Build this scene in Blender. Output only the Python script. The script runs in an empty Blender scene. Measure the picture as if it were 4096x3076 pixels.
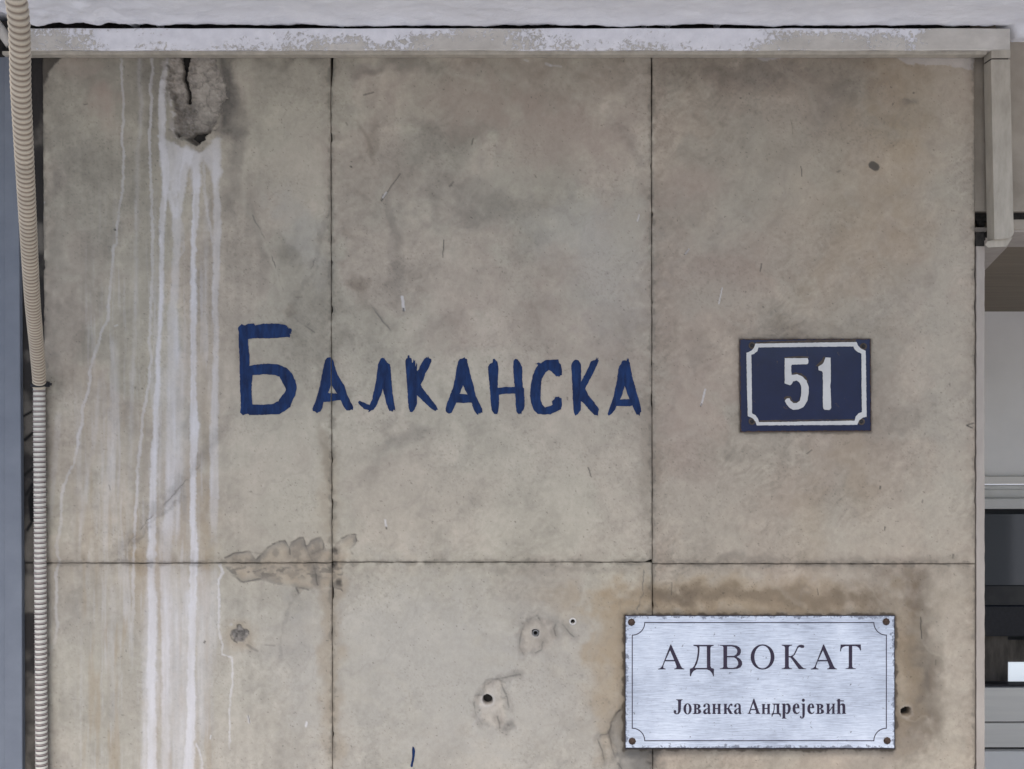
import bpy, bmesh, math, random
import numpy as np
from mathutils import Vector, Matrix
from mathutils.geometry import tessellate_polygon

# ------------------------------------------------------------------ camera, sky, sun, exposure
S = 2.34 / 4096.0          # metres per drawing unit on the wall plane
D = 2.2                    # camera distance from the wall
EYE = 2.05                 # eye height
scene = bpy.context.scene
C = scene.collection

cam_d = bpy.data.cameras.new("camera")
cam = bpy.data.objects.new("camera", cam_d)
C.objects.link(cam)
cam.location = (0, -D, EYE)
cam.rotation_euler = (math.radians(90), 0, 0)
cam_d.sensor_width = 36.0
cam_d.lens = 36.0 * D / 2.34
cam_d.clip_start = 0.02
cam_d.clip_end = 2000
scene.camera = cam

SUN_ELEV, SUN_ROT = math.radians(58), math.radians(188)
world = bpy.data.worlds.new("World")
scene.world = world
world.use_nodes = True
wn = world.node_tree
bg = wn.nodes["Background"]
sky = wn.nodes.new("ShaderNodeTexSky")
sky.sky_type = 'NISHITA'
sky.sun_disc = False
sky.sun_elevation = SUN_ELEV
sky.sun_rotation = SUN_ROT
sky.dust_density = 3.0
sky.air_density = 1.0
sky.ozone_density = 1.0
wn.links.new(sky.outputs[0], bg.inputs[0])
bg.inputs[1].default_value = 0.15

sun_d = bpy.data.lights.new("sun", 'SUN')
sun_d.energy = 1.5
sun_d.angle = math.radians(30)
sun_d.color = (1.0, 0.95, 0.88)
sun = bpy.data.objects.new("sun", sun_d)
C.objects.link(sun)
sdir = Vector((math.sin(SUN_ROT) * math.cos(SUN_ELEV), math.cos(SUN_ROT) * math.cos(SUN_ELEV), math.sin(SUN_ELEV)))
sun.rotation_euler = sdir.to_track_quat('Z', 'Y').to_euler()
sun.location = sdir * 20

vs = scene.view_settings
vs.view_transform = 'Standard'
vs.look = 'None'
vs.gamma = 1.0
vs.exposure = 0.43
vs.use_curve_mapping = False
scene.cycles.use_denoising = True
scene.cycles.max_bounces = 8

random.seed(7)
RNG = np.random.RandomState(11)


# ------------------------------------------------------------------ helpers
def W(px, py, out=0.0):
    """a point of the wall drawing, 'out' metres in front of the wall plane"""
    k = (D - out) / D
    return ((px - 2048) * S * k, -out, EYE + (1538 - py) * S * k)


def link(o, parent=None):
    C.objects.link(o)
    if parent is not None:
        o.parent = parent
    return o


def empty(name, loc=(0, 0, 0)):
    o = bpy.data.objects.new(name, None)
    o.location = loc
    o.empty_display_size = 0.05
    return link(o)


def tag(o, label=None, cat=None, group=None, kind=None):
    if label: o["label"] = label
    if cat: o["category"] = cat
    if group: o["group"] = group
    if kind: o["kind"] = kind
    return o


def mesh_obj(name, verts, faces, mat=None, parent=None, smooth=False):
    me = bpy.data.meshes.new(name)
    me.from_pydata([tuple(v) for v in verts], [], faces)
    me.update()
    if smooth:
        me.polygons.foreach_set("use_smooth", [True] * len(me.polygons))
    if mat: me.materials.append(mat)
    o = bpy.data.objects.new(name, me)
    link(o, parent)
    if parent is not None and parent.location.length > 0:
        o.matrix_parent_inverse = Matrix.Translation(parent.location).inverted()
    return o


def bm_obj(name, bm, mat=None, parent=None, smooth=False):
    me = bpy.data.meshes.new(name)
    bm.normal_update()
    bm.to_mesh(me); bm.free()
    if smooth:
        me.polygons.foreach_set("use_smooth", [True] * len(me.polygons))
    if mat: me.materials.append(mat)
    o = bpy.data.objects.new(name, me)
    link(o, parent)
    if parent is not None and parent.location.length > 0:
        o.matrix_parent_inverse = Matrix.Translation(parent.location).inverted()
    return o


def box(name, x0, x1, y0, y1, z0, z1, mat=None, parent=None, bevel=0.0):
    bm = bmesh.new()
    bmesh.ops.create_cube(bm, size=1.0)
    for v in bm.verts:
        v.co = Vector(((x0 + x1) / 2 + v.co.x * (x1 - x0), (y0 + y1) / 2 + v.co.y * (y1 - y0), (z0 + z1) / 2 + v.co.z * (z1 - z0)))
    if bevel:
        bmesh.ops.bevel(bm, geom=list(bm.edges), offset=bevel, segments=2, profile=0.6, affect='EDGES')
    return bm_obj(name, bm, mat, parent)


def prism(name, loops, out0, out1, mat=None, parent=None, mapf=None, soft=0.0):
    """loops = [outer, hole, ...] in drawing units; front face at out1, sides back to out0"""
    mapf = mapf or (lambda x, y, o: W(x, y, o))
    verts, faces, base = [], [], 0
    fl = [[Vector((p[0], p[1], 0)) for p in l] for l in loops]
    tris = tessellate_polygon(fl)
    flat = [p for l in loops for p in l]
    n = len(flat)
    verts = [mapf(p[0], p[1], out1) for p in flat] + [mapf(p[0], p[1], out0) for p in flat]
    for t in tris:
        a, b, c = t
        p, q, r = flat[a], flat[b], flat[c]
        ar = (q[0] - p[0]) * (r[1] - p[1]) - (q[1] - p[1]) * (r[0] - p[0])
        faces.append((a, b, c) if ar < 0 else (a, c, b))
    k = 0
    for li, l in enumerate(loops):
        m = len(l)
        area = sum(l[i][0] * l[(i + 1) % m][1] - l[(i + 1) % m][0] * l[i][1] for i in range(m))
        ccw = (area > 0) != (li > 0)
        for i in range(m):
            j = (i + 1) % m
            a, b = k + i, k + j
            faces.append((a, b, b + n, a + n) if ccw else (b, a, a + n, b + n))
        k += m
    return mesh_obj(name, verts, faces, mat, parent)


# ---- numpy noise
_T = np.random.RandomState(3).rand(512, 512).astype(np.float32)


def vnoise(x, y, seed=0):
    x = x + seed * 17.31; y = y + seed * 9.77
    xi = np.floor(x).astype(int); yi = np.floor(y).astype(int)
    fx = x - xi; fy = y - yi
    fx = fx * fx * fx * (fx * (fx * 6 - 15) + 10); fy = fy * fy * fy * (fy * (fy * 6 - 15) + 10)
    a = _T[xi % 512, yi % 512]; b = _T[(xi + 1) % 512, yi % 512]
    c = _T[xi % 512, (yi + 1) % 512]; d = _T[(xi + 1) % 512, (yi + 1) % 512]
    return (a * (1 - fx) + b * fx) * (1 - fy) + (c * (1 - fx) + d * fx) * fy


def fbm(x, y, scale, octv=5, seed=0, gain=0.5):
    v = 0; amp = 1; tot = 0
    ca, sa = math.cos(0.6), math.sin(0.6)
    x = x / scale; y = y / scale
    for i in range(octv):
        v = v + amp * vnoise(x, y, seed + i * 3)
        tot += amp; amp *= gain
        x, y = (x * ca - y * sa) * 2.03 + 5.1, (x * sa + y * ca) * 2.03 + 1.7
    return v / tot          # 0..1, mean .5


def sst(a, b, x):
    t = np.clip((x - a) / (b - a), 0, 1)
    return t * t * (3 - 2 * t)


def mix(a, b, t):
    return a + (b - a) * t[..., None]


def seg_dist(X, Y, pts, widths=None):
    """distance to a polyline and interpolated half width there"""
    best = np.full(X.shape, 1e9); hw = np.zeros(X.shape); par = np.zeros(X.shape)
    n = len(pts)
    for i in range(n - 1):
        (ax, ay), (bx, by) = pts[i], pts[i + 1]
        dx, dy = bx - ax, by - ay
        L = dx * dx + dy * dy + 1e-9
        t = np.clip(((X - ax) * dx + (Y - ay) * dy) / L, 0, 1)
        d = np.hypot(X - ax - t * dx, Y - ay - t * dy)
        m = d < best
        best = np.where(m, d, best)
        if widths is not None:
            w = widths[i] + (widths[i + 1] - widths[i]) * t
            hw = np.where(m, w, hw)
        par = np.where(m, (i + t) / (n - 1), par)
    return best, hw, par


def in_poly(X, Y, poly):
    r = np.zeros(X.shape, bool)
    n = len(poly)
    for i in range(n):
        x1, y1 = poly[i]; x2, y2 = poly[(i + 1) % n]
        if y1 == y2: continue
        c = ((y1 > Y) != (y2 > Y)) & (X < (x2 - x1) * (Y - y1) / (y2 - y1) + x1)
        r ^= c
    return r


def poly_sd(X, Y, poly):
    """signed distance, positive inside"""
    d, _, _ = seg_dist(X, Y, list(poly) + [poly[0]])
    return np.where(in_poly(X, Y, poly), d, -d)


# ------------------------------------------------------------------ materials
def new_mat(name):
    m = bpy.data.materials.new(name)
    m.use_nodes = True
    nt = m.node_tree
    return m, nt, nt.nodes["Principled BSDF"]


def N(nt, kind, **kw):
    n = nt.nodes.new(kind)
    for k, v in kw.items(): setattr(n, k, v)
    return n


def noise_node(nt, scale, detail=6, rough=0.6, stretch=(1, 1, 1), dist=0.0, rot=(0, 0, 0)):
    tc = N(nt, "ShaderNodeTexCoord")
    mp = N(nt, "ShaderNodeMapping")
    mp.inputs["Scale"].default_value = stretch
    mp.inputs["Rotation"].default_value = rot
    nz = N(nt, "ShaderNodeTexNoise")
    nz.inputs["Scale"].default_value = scale
    nz.inputs["Detail"].default_value = detail
    nz.inputs["Roughness"].default_value = rough
    nz.inputs["Distortion"].default_value = dist
    nt.links.new(tc.outputs["Object"], mp.inputs[0])
    nt.links.new(mp.outputs[0], nz.inputs[0])
    return nz.outputs[0]


def ramp(nt, src, stops):
    r = N(nt, "ShaderNodeValToRGB")
    el = r.color_ramp.elements
    while len(el) < len(stops): el.new(0.5)
    for e, (p, c) in zip(el, stops):
        e.position = p
        e.color = (*c, 1) if len(c) == 3 else c
    nt.links.new(src, r.inputs[0])
    return r.outputs[0]


def add_bump(nt, b, src, strength, dist=0.001, prev=None):
    bp = N(nt, "ShaderNodeBump")
    bp.inputs["Strength"].default_value = strength
    bp.inputs["Distance"].default_value = dist
    nt.links.new(src, bp.inputs["Height"])
    if prev is not None: nt.links.new(prev, bp.inputs["Normal"])
    nt.links.new(bp.outputs[0], b.inputs["Normal"])
    return bp.outputs[0]


def mottled(name, c1, c2, scale=8, rough=0.6, metal=0.0, bump=0.0, bscale=60, bdist=0.001, stretch=(1, 1, 1), lo=0.3, hi=0.7, spec=0.3, detail=7):
    m, nt, b = new_mat(name)
    n = noise_node(nt, scale, detail, 0.62, stretch)
    nt.links.new(ramp(nt, n, [(lo, c1), (hi, c2)]), b.inputs["Base Color"])
    b.inputs["Roughness"].default_value = rough
    b.inputs["Metallic"].default_value = metal
    b.inputs["Specular IOR Level"].default_value = spec
    if bump:
        add_bump(nt, b, noise_node(nt, bscale, 6, 0.6), bump, bdist)
    return m


def attr_mat(name, rough=0.75, spec=0.2, fine=0.13, bump=0.16, pits=0.0):
    """colour from the surface's own stain attribute, with fine grain and relief on top"""
    m, nt, b = new_mat(name)
    at = N(nt, "ShaderNodeAttribute", attribute_name="stain")
    n1 = noise_node(nt, 260, 5, 0.7)
    n2 = noise_node(nt, 900, 3, 0.6)
    ad = N(nt, "ShaderNodeMath", operation='ADD')
    nt.links.new(n1, ad.inputs[0]); nt.links.new(n2, ad.inputs[1])
    mr = N(nt, "ShaderNodeMapRange")
    mr.inputs["From Min"].default_value = 0.6; mr.inputs["From Max"].default_value = 1.4
    mr.inputs["To Min"].default_value = 1 - fine; mr.inputs["To Max"].default_value = 1 + fine
    nt.links.new(ad.outputs[0], mr.inputs[0])
    vm = N(nt, "ShaderNodeVectorMath", operation='SCALE')
    nt.links.new(at.outputs["Color"], vm.inputs[0]); nt.links.new(mr.outputs[0], vm.inputs["Scale"])
    src = vm.outputs[0]
    if pits:
        pm = ramp(nt, noise_node(nt, 170, 3, 0.5, (1, 1, .8), 0.3), [(0.64, (1, 1, 1)), (0.73, (1 - pits,) * 3)])
        pm2 = ramp(nt, noise_node(nt, 75, 5, 0.7, (1.4, 1, .8)), [(0.30, (1 - pits * .35,) * 3), (0.60, (1.05, 1.05, 1.05))])
        for q in (pm, pm2):
            mm = N(nt, "ShaderNodeMixRGB", blend_type='MULTIPLY'); mm.inputs[0].default_value = 1
            nt.links.new(src, mm.inputs[1]); nt.links.new(q, mm.inputs[2]); src = mm.outputs[0]
    nt.links.new(src, b.inputs["Base Color"])
    b.inputs["Roughness"].default_value = rough
    b.inputs["Specular IOR Level"].default_value = spec
    add_bump(nt, b, ad.outputs[0], bump, 0.0006)
    return m


M = {}
M["stone"] = attr_mat("marble_slab", 0.58, 0.30, 0.07, 0.12, 0.05)
M["blue_paint"] = mottled("blue_wall_paint", (0.0025, 0.010, 0.045), (0.009, 0.038, 0.135), 22, 0.55, bump=0.25, bscale=220, spec=0.2, stretch=(4, 3, 1))
_nt = M["blue_paint"].node_tree
_al = ramp(_nt, noise_node(_nt, 60, 6, 0.7, (2.6, 1, .5)), [(0.28, (.78, .78, .78)), (0.44, (1, 1, 1))])
_nt.links.new(_al, _nt.nodes["Principled BSDF"].inputs["Alpha"])
M["dark_gap"] = mottled("dark_mortar", (0.012, 0.011, 0.011), (0.05, 0.045, 0.04), 60, 0.95, bump=0.5)
M["black"] = mottled("black_plastic", (0.012, 0.012, 0.014), (0.022, 0.022, 0.026), 60, 0.45)
M["rust"] = mottled("rusty_steel", (0.045, 0.028, 0.02), (0.11, 0.075, 0.06), 300, 0.65, 0.4, bump=0.4, bscale=500)
M["grime_stone"] = attr_mat("grimy_concrete", 0.85, 0.15, 0.2, 0.3)


def mat_plaster():
    m, nt, b = new_mat("white_limewash")
    n = noise_node(nt, 9, 6, 0.6, (1, 1, 1))
    nt.links.new(ramp(nt, n, [(0.3, (0.74, 0.745, 0.78)), (0.7, (0.86, 0.865, 0.89))]), b.inputs["Base Color"])
    b.inputs["Roughness"].default_value = 0.85
    n2 = noise_node(nt, 55, 6, 0.65, (1, 2.2, 1), 0.6)
    p = add_bump(nt, b, n2, 0.55, 0.004)
    add_bump(nt, b, noise_node(nt, 300, 4, 0.6), 0.25, 0.001, p)
    return m


def mat_trunking(peel=True):
    m, nt, b = new_mat("painted_trunking" if peel else "bare_trunking")
    base = ramp(nt, noise_node(nt, 22, 7, 0.65, (0.6, 1, 1)), [(0.3, (0.48, 0.455, 0.41)), (0.7, (0.66, 0.63, 0.575))])
    b.inputs["Roughness"].default_value = 0.6
    if not peel:
        nt.links.new(base, b.inputs["Base Color"])
        add_bump(nt, b, noise_node(nt, 120, 5, 0.6), 0.2, 0.001)
        return m
    # old limewash flaking off: coarse patches broken up by a fine ragged edge
    coarse = noise_node(nt, 9, 3, 0.5, (0.55, 1, 1.3))
    fine = noise_node(nt, 130, 8, 0.75, (0.8, 1, 0.8), 0.5)
    mx = N(nt, "ShaderNodeMath", operation='MULTIPLY_ADD')
    mx.inputs[1].default_value = 1.0
    nt.links.new(fine, mx.inputs[0]); nt.links.new(coarse, mx.inputs[2])
    # bare towards the far right end (x > .86 m of the run)
    tc = N(nt, "ShaderNodeTexCoord"); sp = N(nt, "ShaderNodeSeparateXYZ")
    nt.links.new(tc.outputs["Object"], sp.inputs[0])
    mr = N(nt, "ShaderNodeMapRange")
    mr.inputs["From Min"].default_value = 0.90; mr.inputs["From Max"].default_value = 1.02
    mr.inputs["To Min"].default_value = 0.0; mr.inputs["To Max"].default_value = 0.5
    nt.links.new(sp.outputs[0], mr.inputs[0])
    sb = N(nt, "ShaderNodeMath", operation='SUBTRACT')
    nt.links.new(mx.outputs[0], sb.inputs[0]); nt.links.new(mr.outputs[0], sb.inputs[1])
    hz = N(nt, "ShaderNodeMapRange")
    hz.inputs["From Min"].default_value = EYE + .765; hz.inputs["From Max"].default_value = EYE + .80
    hz.inputs["To Min"].default_value = -.015; hz.inputs["To Max"].default_value = .05
    nt.links.new(sp.outputs[2], hz.inputs[0])
    sb2 = N(nt, "ShaderNodeMath", operation='ADD')
    nt.links.new(sb.outputs[0], sb2.inputs[0]); nt.links.new(hz.outputs[0], sb2.inputs[1])
    mask = ramp(nt, sb2.outputs[0], [(1.00, (0, 0, 0)), (1.02, (1, 1, 1))])
    mask.node.color_ramp.elements[0].position = .935; mask.node.color_ramp.elements[1].position = 1.0
    white = ramp(nt, noise_node(nt, 40, 5, 0.6), [(0.3, (0.74, 0.74, 0.77)), (0.7, (0.86, 0.86, 0.89))])
    mc = N(nt, "ShaderNodeMixRGB")
    nt.links.new(mask, mc.inputs[0]); nt.links.new(base, mc.inputs[1]); nt.links.new(white, mc.inputs[2])
    nt.links.new(mc.outputs[0], b.inputs["Base Color"])
    add_bump(nt, b, mask, 0.7, 0.0012)
    return m


M["plaster"] = mat_plaster()
M["trunk_peel"] = mat_trunking(True)
M["trunk"] = mat_trunking(False)
M["duct"] = mottled("grimy_plastic", (0.32, 0.29, 0.24), (0.48, 0.44, 0.37), 26, 0.6, bump=0.2, bscale=140, stretch=(1.5, 1, .5), lo=.25, hi=.65)
M["conduit_white"] = attr_mat("white_conduit", 0.45, 0.35, 0.06, 0.05)
M["conduit_beige"] = attr_mat("aged_conduit", 0.5, 0.35, 0.10, 0.08)
M["blue_metal"] = mottled("grey_blue_enamel", (0.145, 0.163, 0.198), (0.18, 0.20, 0.235), 14, 0.5, spec=0.35, bump=0.08, bscale=200)
M["stone_plain"] = mottled("lintel_stone", (0.27, 0.235, 0.19), (0.40, 0.355, 0.295), 10, 0.75, bump=0.2, bscale=160)
M["reveal"] = mottled("reveal_stone", (0.33, 0.29, 0.255), (0.42, 0.38, 0.335), 16, 0.7, bump=0.2, bscale=160, stretch=(1, 1, 0.4))
M["brown_soffit"] = mottled("brown_boards", (0.15, 0.12, 0.085), (0.20, 0.165, 0.12), 6, 0.75, stretch=(0.4, 3, 1))
M["pavement"] = mottled("pavement", (0.46, 0.46, 0.465), (0.54, 0.54, 0.545), 3, 0.85, bump=0.2)

# ------------------------------------------------------------------ ground and setting
gx = 600
tag(mesh_obj("pavement", [(-gx, -gx, 0), (gx, -gx, 0), (gx, gx, 0), (-gx, gx, 0)], [(0, 1, 2, 3)], M["pavement"]), kind="structure")

# ceiling under the overhang: lumpy limewashed plaster
ZC = EYE + (1538 - 104) * S
OVER = 0.90


def build_ceiling():
    xs = np.concatenate([np.linspace(-4.2, -1.25, 30), np.linspace(-1.245, 1.245, 500), np.linspace(1.25, 5.5, 40)])
    ys = np.concatenate([np.linspace(0.10, -0.22, 75), np.linspace(-0.23, -OVER, 40)])
    X, Y = np.meshgrid(xs, ys)
    z = np.zeros_like(X)
    z += (fbm(X, Y, 0.16, 4, 1) - 0.5) * 0.010
    z += (fbm(X, Y * 1.5, 0.035, 4, 5) - 0.5) * 0.006
    left = sst(-0.55, -1.1, X)
    z += left * (fbm(X, Y, 0.05, 4, 9) - 0.5) * 0.026
    # ragged lower lip near the wall, broken away at the far left corner
    lip = sst(-0.10, -0.03, Y)
    z -= lip * (0.0055 + 0.0045 * fbm(X, Y, 0.05, 4, 21))
    z += sst(-1.07, -1.16, X) * sst(-0.13, -0.06, Y) * 0.03
    slot = sst(-.0225, -.0165, Y + (fbm(X, Y * 0, .05, 4, 23) - .5) * .007 + .006 * left) * sst(1.125, 1.10, X)
    z += slot * .03 * (1 - .8 * sst(.80, .83, fbm(X, Y * 0, .03, 2, 29)))
    z -= sst(1.125, 1.15, X) * sst(-.05, .0, Y) * .022
    Z = ZC + z
    ny, nx = X.shape
    v = np.stack([X, Y, Z], -1).reshape(-1, 3)
    idx = np.arange(nx * ny).reshape(ny, nx)
    f = np.stack([idx[:-1, :-1], idx[:-1, 1:], idx[1:, 1:], idx[1:, :-1]], -1).reshape(-1, 4)
    f = f[:, ::-1]
    o = fast_mesh("ceiling", v, f, M["plaster"])
    tag(o, kind="structure")
    b = box("slab_body", -4.2, 5.5, -OVER, 0.55, ZC + 0.045, ZC + 0.5, M["plaster"], o)
    return o


def fast_mesh(name, v, f, mat, parent=None, col=None, smooth=True):
    me = bpy.data.meshes.new(name)
    v = np.asarray(v, np.float32); f = np.asarray(f, np.int32)
    me.vertices.add(len(v)); me.vertices.foreach_set("co", v.ravel())
    me.loops.add(f.size); me.loops.foreach_set("vertex_index", f.ravel())
    me.polygons.add(len(f))
    me.polygons.foreach_set("loop_start", np.arange(0, f.size, f.shape[1], dtype=np.int32))
    me.polygons.foreach_set("loop_total", np.full(len(f), f.shape[1], np.int32))
    if smooth: me.polygons.foreach_set("use_smooth", np.ones(len(f), bool))
    me.update(calc_edges=True)
    if col is not None:
        a = me.color_attributes.new("stain", 'FLOAT_COLOR', 'POINT')
        c4 = np.ones((len(v), 4), np.float32); c4[:, :3] = col
        a.data.foreach_set("color", c4.ravel())
    me.materials.append(mat)
    o = bpy.data.objects.new(name, me)
    return link(o, parent)


ceiling = build_ceiling()

# ------------------------------------------------------------------ stains and relief of the marble cladding
LIME = np.array([0.60, 0.588, 0.595])
TAN = np.array([0.31, 0.235, 0.145])
DKB = np.array([0.115, 0.088, 0.062])
DKG = np.array([0.115, 0.105, 0.092])
PINK = np.array([0.335, 0.262, 0.215])
OLIV = np.array([0.295, 0.272, 0.215])
GREY = np.array([0.41, 0.374, 0.302])
BLUE = np.array([0.368, 0.35, 0.312])
MORT = np.array([0.22, 0.195, 0.165])

# (x, y, rx, ry, angle deg, colour, strength)
BLOTCH = [
    (1560, 270, 190, 38, 0, DKG, .45), (2050, 320, 420, 90, 0, DKB, .22), (2260, 250, 340, 60, 0, DKB, .22), (1200, 240, 130, 28, 0, DKG, .4),
    (1480, 545, 22, 110, -12, DKB, .30), (1870, 780, 170, 80, 12, DKG, .42), (1690, 580, 260, 60, 14, DKG, .22), (2150, 800, 100, 60, 0, DKB, .28),
    (1450, 1165, 26, 34, 20, DKB, .45), (1460, 1220, 40, 60, 0, DKB, .2), (1410, 935, 22, 42, 10, DKB, .28), (1620, 1755, 90, 32, 18, DKG, .45), (1560, 1870, 120, 60, 30, DKG, .12),
    (1580, 1000, 30, 200, 0, DKG, .22), (1130, 960, 60, 16, -60, DKG, .2), (1010, 850, 20, 160, -20, DKG, .18), (1060, 1140, 90, 30, -45, DKG, .16),
    (930, 560, 40, 170, 0, DKG, .40), (910, 330, 30, 170, 0, DKG, .5), (560, 320, 160, 120, 0, DKG, .28), (330, 300, 140, 90, 0, DKG, .25), (420, 640, 180, 120, 30, DKG, .16),
    (300, 920, 140, 240, 0, DKG, .22), (260, 1240, 100, 160, 20, DKG, .14), (210, 1100, 30, 700, 0, DKG, .20), (960, 760, 40, 60, 0, DKG, .2),
    (3250, 290, 420, 90, 0, DKB, .38), (3060, 300, 190, 55, 0, DKG, .42), (3380, 480, 260, 110, 20, DKB, .26), (3640, 420, 150, 280, 0, TAN, .38), (3640, 415, 34, 22, 0, DKG, .5),
    (2800, 300, 160, 60, 0, DKB, .22), (3330, 1335, 330, 50, 0, DKB, .20), (3500, 1560, 90, 260, 0, DKB, .18), (3400, 1900, 260, 180, 20, DKB, .14), (3120, 2010, 180, 180, 0, DKB, .14),
    (3260, 1000, 300, 300, 40, TAN, .16), (3500, 760, 200, 300, 30, TAN, .18), (2900, 1080, 260, 160, 30, PINK, .4), (3250, 2100, 60, 180, 0, TAN, .22), (3420, 1850, 60, 260, 10, TAN, .20),
    (2960, 2400, 620, 70, 0, TAN, .75), (3100, 2385, 480, 34, 0, DKB, .55), (2700, 2385, 120, 26, 0, DKB, .5), (3560, 2370, 180, 70, 0, DKB, .42), (3690, 2600, 66, 270, 6, DKB, .80), (3705, 2770, 62, 150, 0, DKB, .75), (3670, 2430, 60, 90, 0, DKB, .55), (3690, 2640, 34, 200, 0, DKG, .5), (3650, 2780, 60, 110, 0, DKG, .35),
    (2440, 2700, 90, 230, 0, TAN, .85), (2400, 2840, 26, 170, 0, TAN, .4), (2350, 2600, 20, 70, 0, TAN, .55), (2630, 2360, 90, 40, 0, DKB, .36), (3620, 2680, 70, 280, 0, TAN, .45), (2500, 2400, 120, 120, 0, TAN, .25),
    (2020, 2900, 20, 30, 0, DKG, .85), (2000, 2830, 16, 70, -14, DKG, .35), (1970, 2760, 14, 50, 20, LIME, .35), (1950, 2830, 26, 12, 0, LIME, .4), (1930, 2870, 12, 40, -20, LIME, .25), (1985, 2860, 22, 50, -20, DKB, .3), (2062, 2706, 30, 9, 14, DKG, .55), (2170, 2545, 40, 46, 0, DKG, .22), (2142, 2532, 26, 26, 0, DKG, .4), (2230, 2505, 16, 36, 0, DKG, .2), (2595, 3035, 36, 70, 0, DKG, .85), (2520, 3010, 60, 16, 0, DKG, .6), (2560, 2980, 60, 60, 0, DKG, .4),  # crater shading painted in: dark shadow blotches, pale relief lobes, darkness under the plaque
    (250, 560, 90, 160, 0, DKG, .22), (420, 400, 60, 60, 0, PINK, .5), (310, 270, 60, 40, 0, PINK, .4), (450, 440, 40, 90, 0, PINK, .4), (270, 2450, 60, 140, 20, DKG, .22), (400, 2700, 160, 300, 0, OLIV, .4), (560, 1200, 60, 500, 0, OLIV, .3), (1010, 1700, 160, 600, 0, GREY, .25), (640, 2130, 20, 130, 25, DKG, .28), (720, 2020, 20, 110, 35, DKG, .26),
    (1480, 300, 80, 26, 10, DKG, .3), (1700, 700, 200, 120, 20, DKG, .2), (1950, 860, 160, 60, 20, DKG, .22), (2300, 330, 200, 80, 10, DKB, .2), (2480, 450, 50, 200, -20, DKG, .18), (3300, 420, 150, 60, 20, DKG, .25), (3180, 620, 120, 60, 30, DKB, .18), (2780, 760, 120, 70, 30, PINK, .5), (2900, 900, 140, 70, 30, GREY, .45), (3600, 1000, 200, 120, 35, TAN, .22), (3150, 1500, 200, 90, 20, PINK, .4), (2760, 1700, 110, 260, 0, PINK, .45), (2800, 2050, 200, 140, 0, GREY, .4), (3500, 2130, 240, 120, 0, GREY, .35), (3560, 1250, 240, 130, 30, GREY, .3),
    (3640, 2960, 70, 90, 0, DKB, .38), (3500, 3050, 90, 30, 0, DKG, .25),
    (2060, 690, 150, 80, 10, GREY, .6), (2250, 900, 160, 100, 0, BLUE, .4), (2440, 1080, 140, 240, 0, BLUE, .5), (2500, 900, 60, 180, 0, GREY, .5), (3080, 640, 240, 200, 30, GREY, .45), (3790, 1500, 90, 1300, 0, GREY, .45),
    (2880, 1200, 170, 70, 0, GREY, .4), (1180, 620, 110, 220, 0, GREY, .5), (1210, 950, 60, 160, 30, BLUE, .5), (2200, 1700, 300, 300, 0, GREY, .3), (1800, 2000, 500, 160, 0, GREY, .3), (1150, 1900, 180, 260, 0, GREY, .3),
    (1700, 2700, 420, 340, 0, BLUE, .55), (2150, 2800, 300, 260, 0, BLUE, .4), (1200, 2700, 90, 260, 0, BLUE, .45), (1170, 2500, 60, 120, 0, DKG, .14), (2000, 1250, 300, 160, 20, PINK, .3), (2250, 560, 260, 120, 0, PINK, .5), (1900, 420, 240, 100, 0, PINK, .45),
    (2380, 1450, 200, 160, 0, PINK, .3), (2600, 1840, 24, 240, 0, DKB, .30), (1310, 1800, 18, 160, 0, DKB, .26), (1330, 2650, 34, 420, 0, TAN, .40), (1310, 1980, 40, 220, 0, TAN, .22),
    (590, 2240, 70, 70, 0, TAN, .45), (720, 2200, 120, 200, 0, TAN, .35), (800, 2100, 30, 240, 0, TAN, .35), (560, 2360, 40, 120, 0, TAN, .3), (640, 2700, 40, 400, 0, TAN, .25), (430, 2430, 160, 120, 60, DKG, .12),
    (760, 1700, 14, 120, 20, DKG, .2), (2210, 2270, 300, 22, 0, DKG, .22), (3200, 2240, 520, 18, 0, DKG, .30), (3600, 2290, 300, 40, 0, DKB, .2),
]

# soft long veins and water marks: points, half width, colour, strength
VEINS = [([(430, 2260), (560, 2110), (720, 1940), (880, 1740), (960, 1600)], 26, DKG, .30), ([(470, 2250), (620, 2080), (760, 1960)], 9, DKG, .35), ([(960, 780), (1010, 880), (1090, 1040), (1150, 1240)], 12, GREY, .55), ([(985, 800), (1040, 960), (1070, 1100)], 16, DKG, .20), ([(1335, 760), (1290, 930), (1240, 1110), (1150, 1240)], 16, DKG, .26), ([(1150, 1240), (1260, 1330)], 12, DKG, .26), ([(1140, 1220), (1180, 1270)], 26, DKB, .30),
         ([(1420, 470), (1470, 560), (1500, 680)], 14, DKB, .30), ([(1440, 520), (1640, 480), (1820, 560)], 16, DKG, .18), ([(1540, 760), (1590, 960), (1600, 1230)], 18, DKG, .24), ([(2450, 480), (2520, 560), (2580, 690)], 22, DKG, .26), ([(1480, 1210), (1560, 1320)], 5, DKG, .3), ([(1960, 1900), (1850, 2060), (1700, 2180)], 30, DKG, .12), ([(1200, 2300), (1130, 2520), (1110, 2700)], 10, DKG, .22), ([(2300, 1650), (2180, 1850), (2080, 2100)], 36, DKG, .10), ([(3400, 300), (3250, 520), (3050, 760)], 40, DKG, .14), ([(3700, 500), (3450, 900), (3150, 1250)], 50, TAN, .16), ([(700, 480), (560, 700), (420, 900), (330, 1100)], 40, DKG, .14)]

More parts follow.
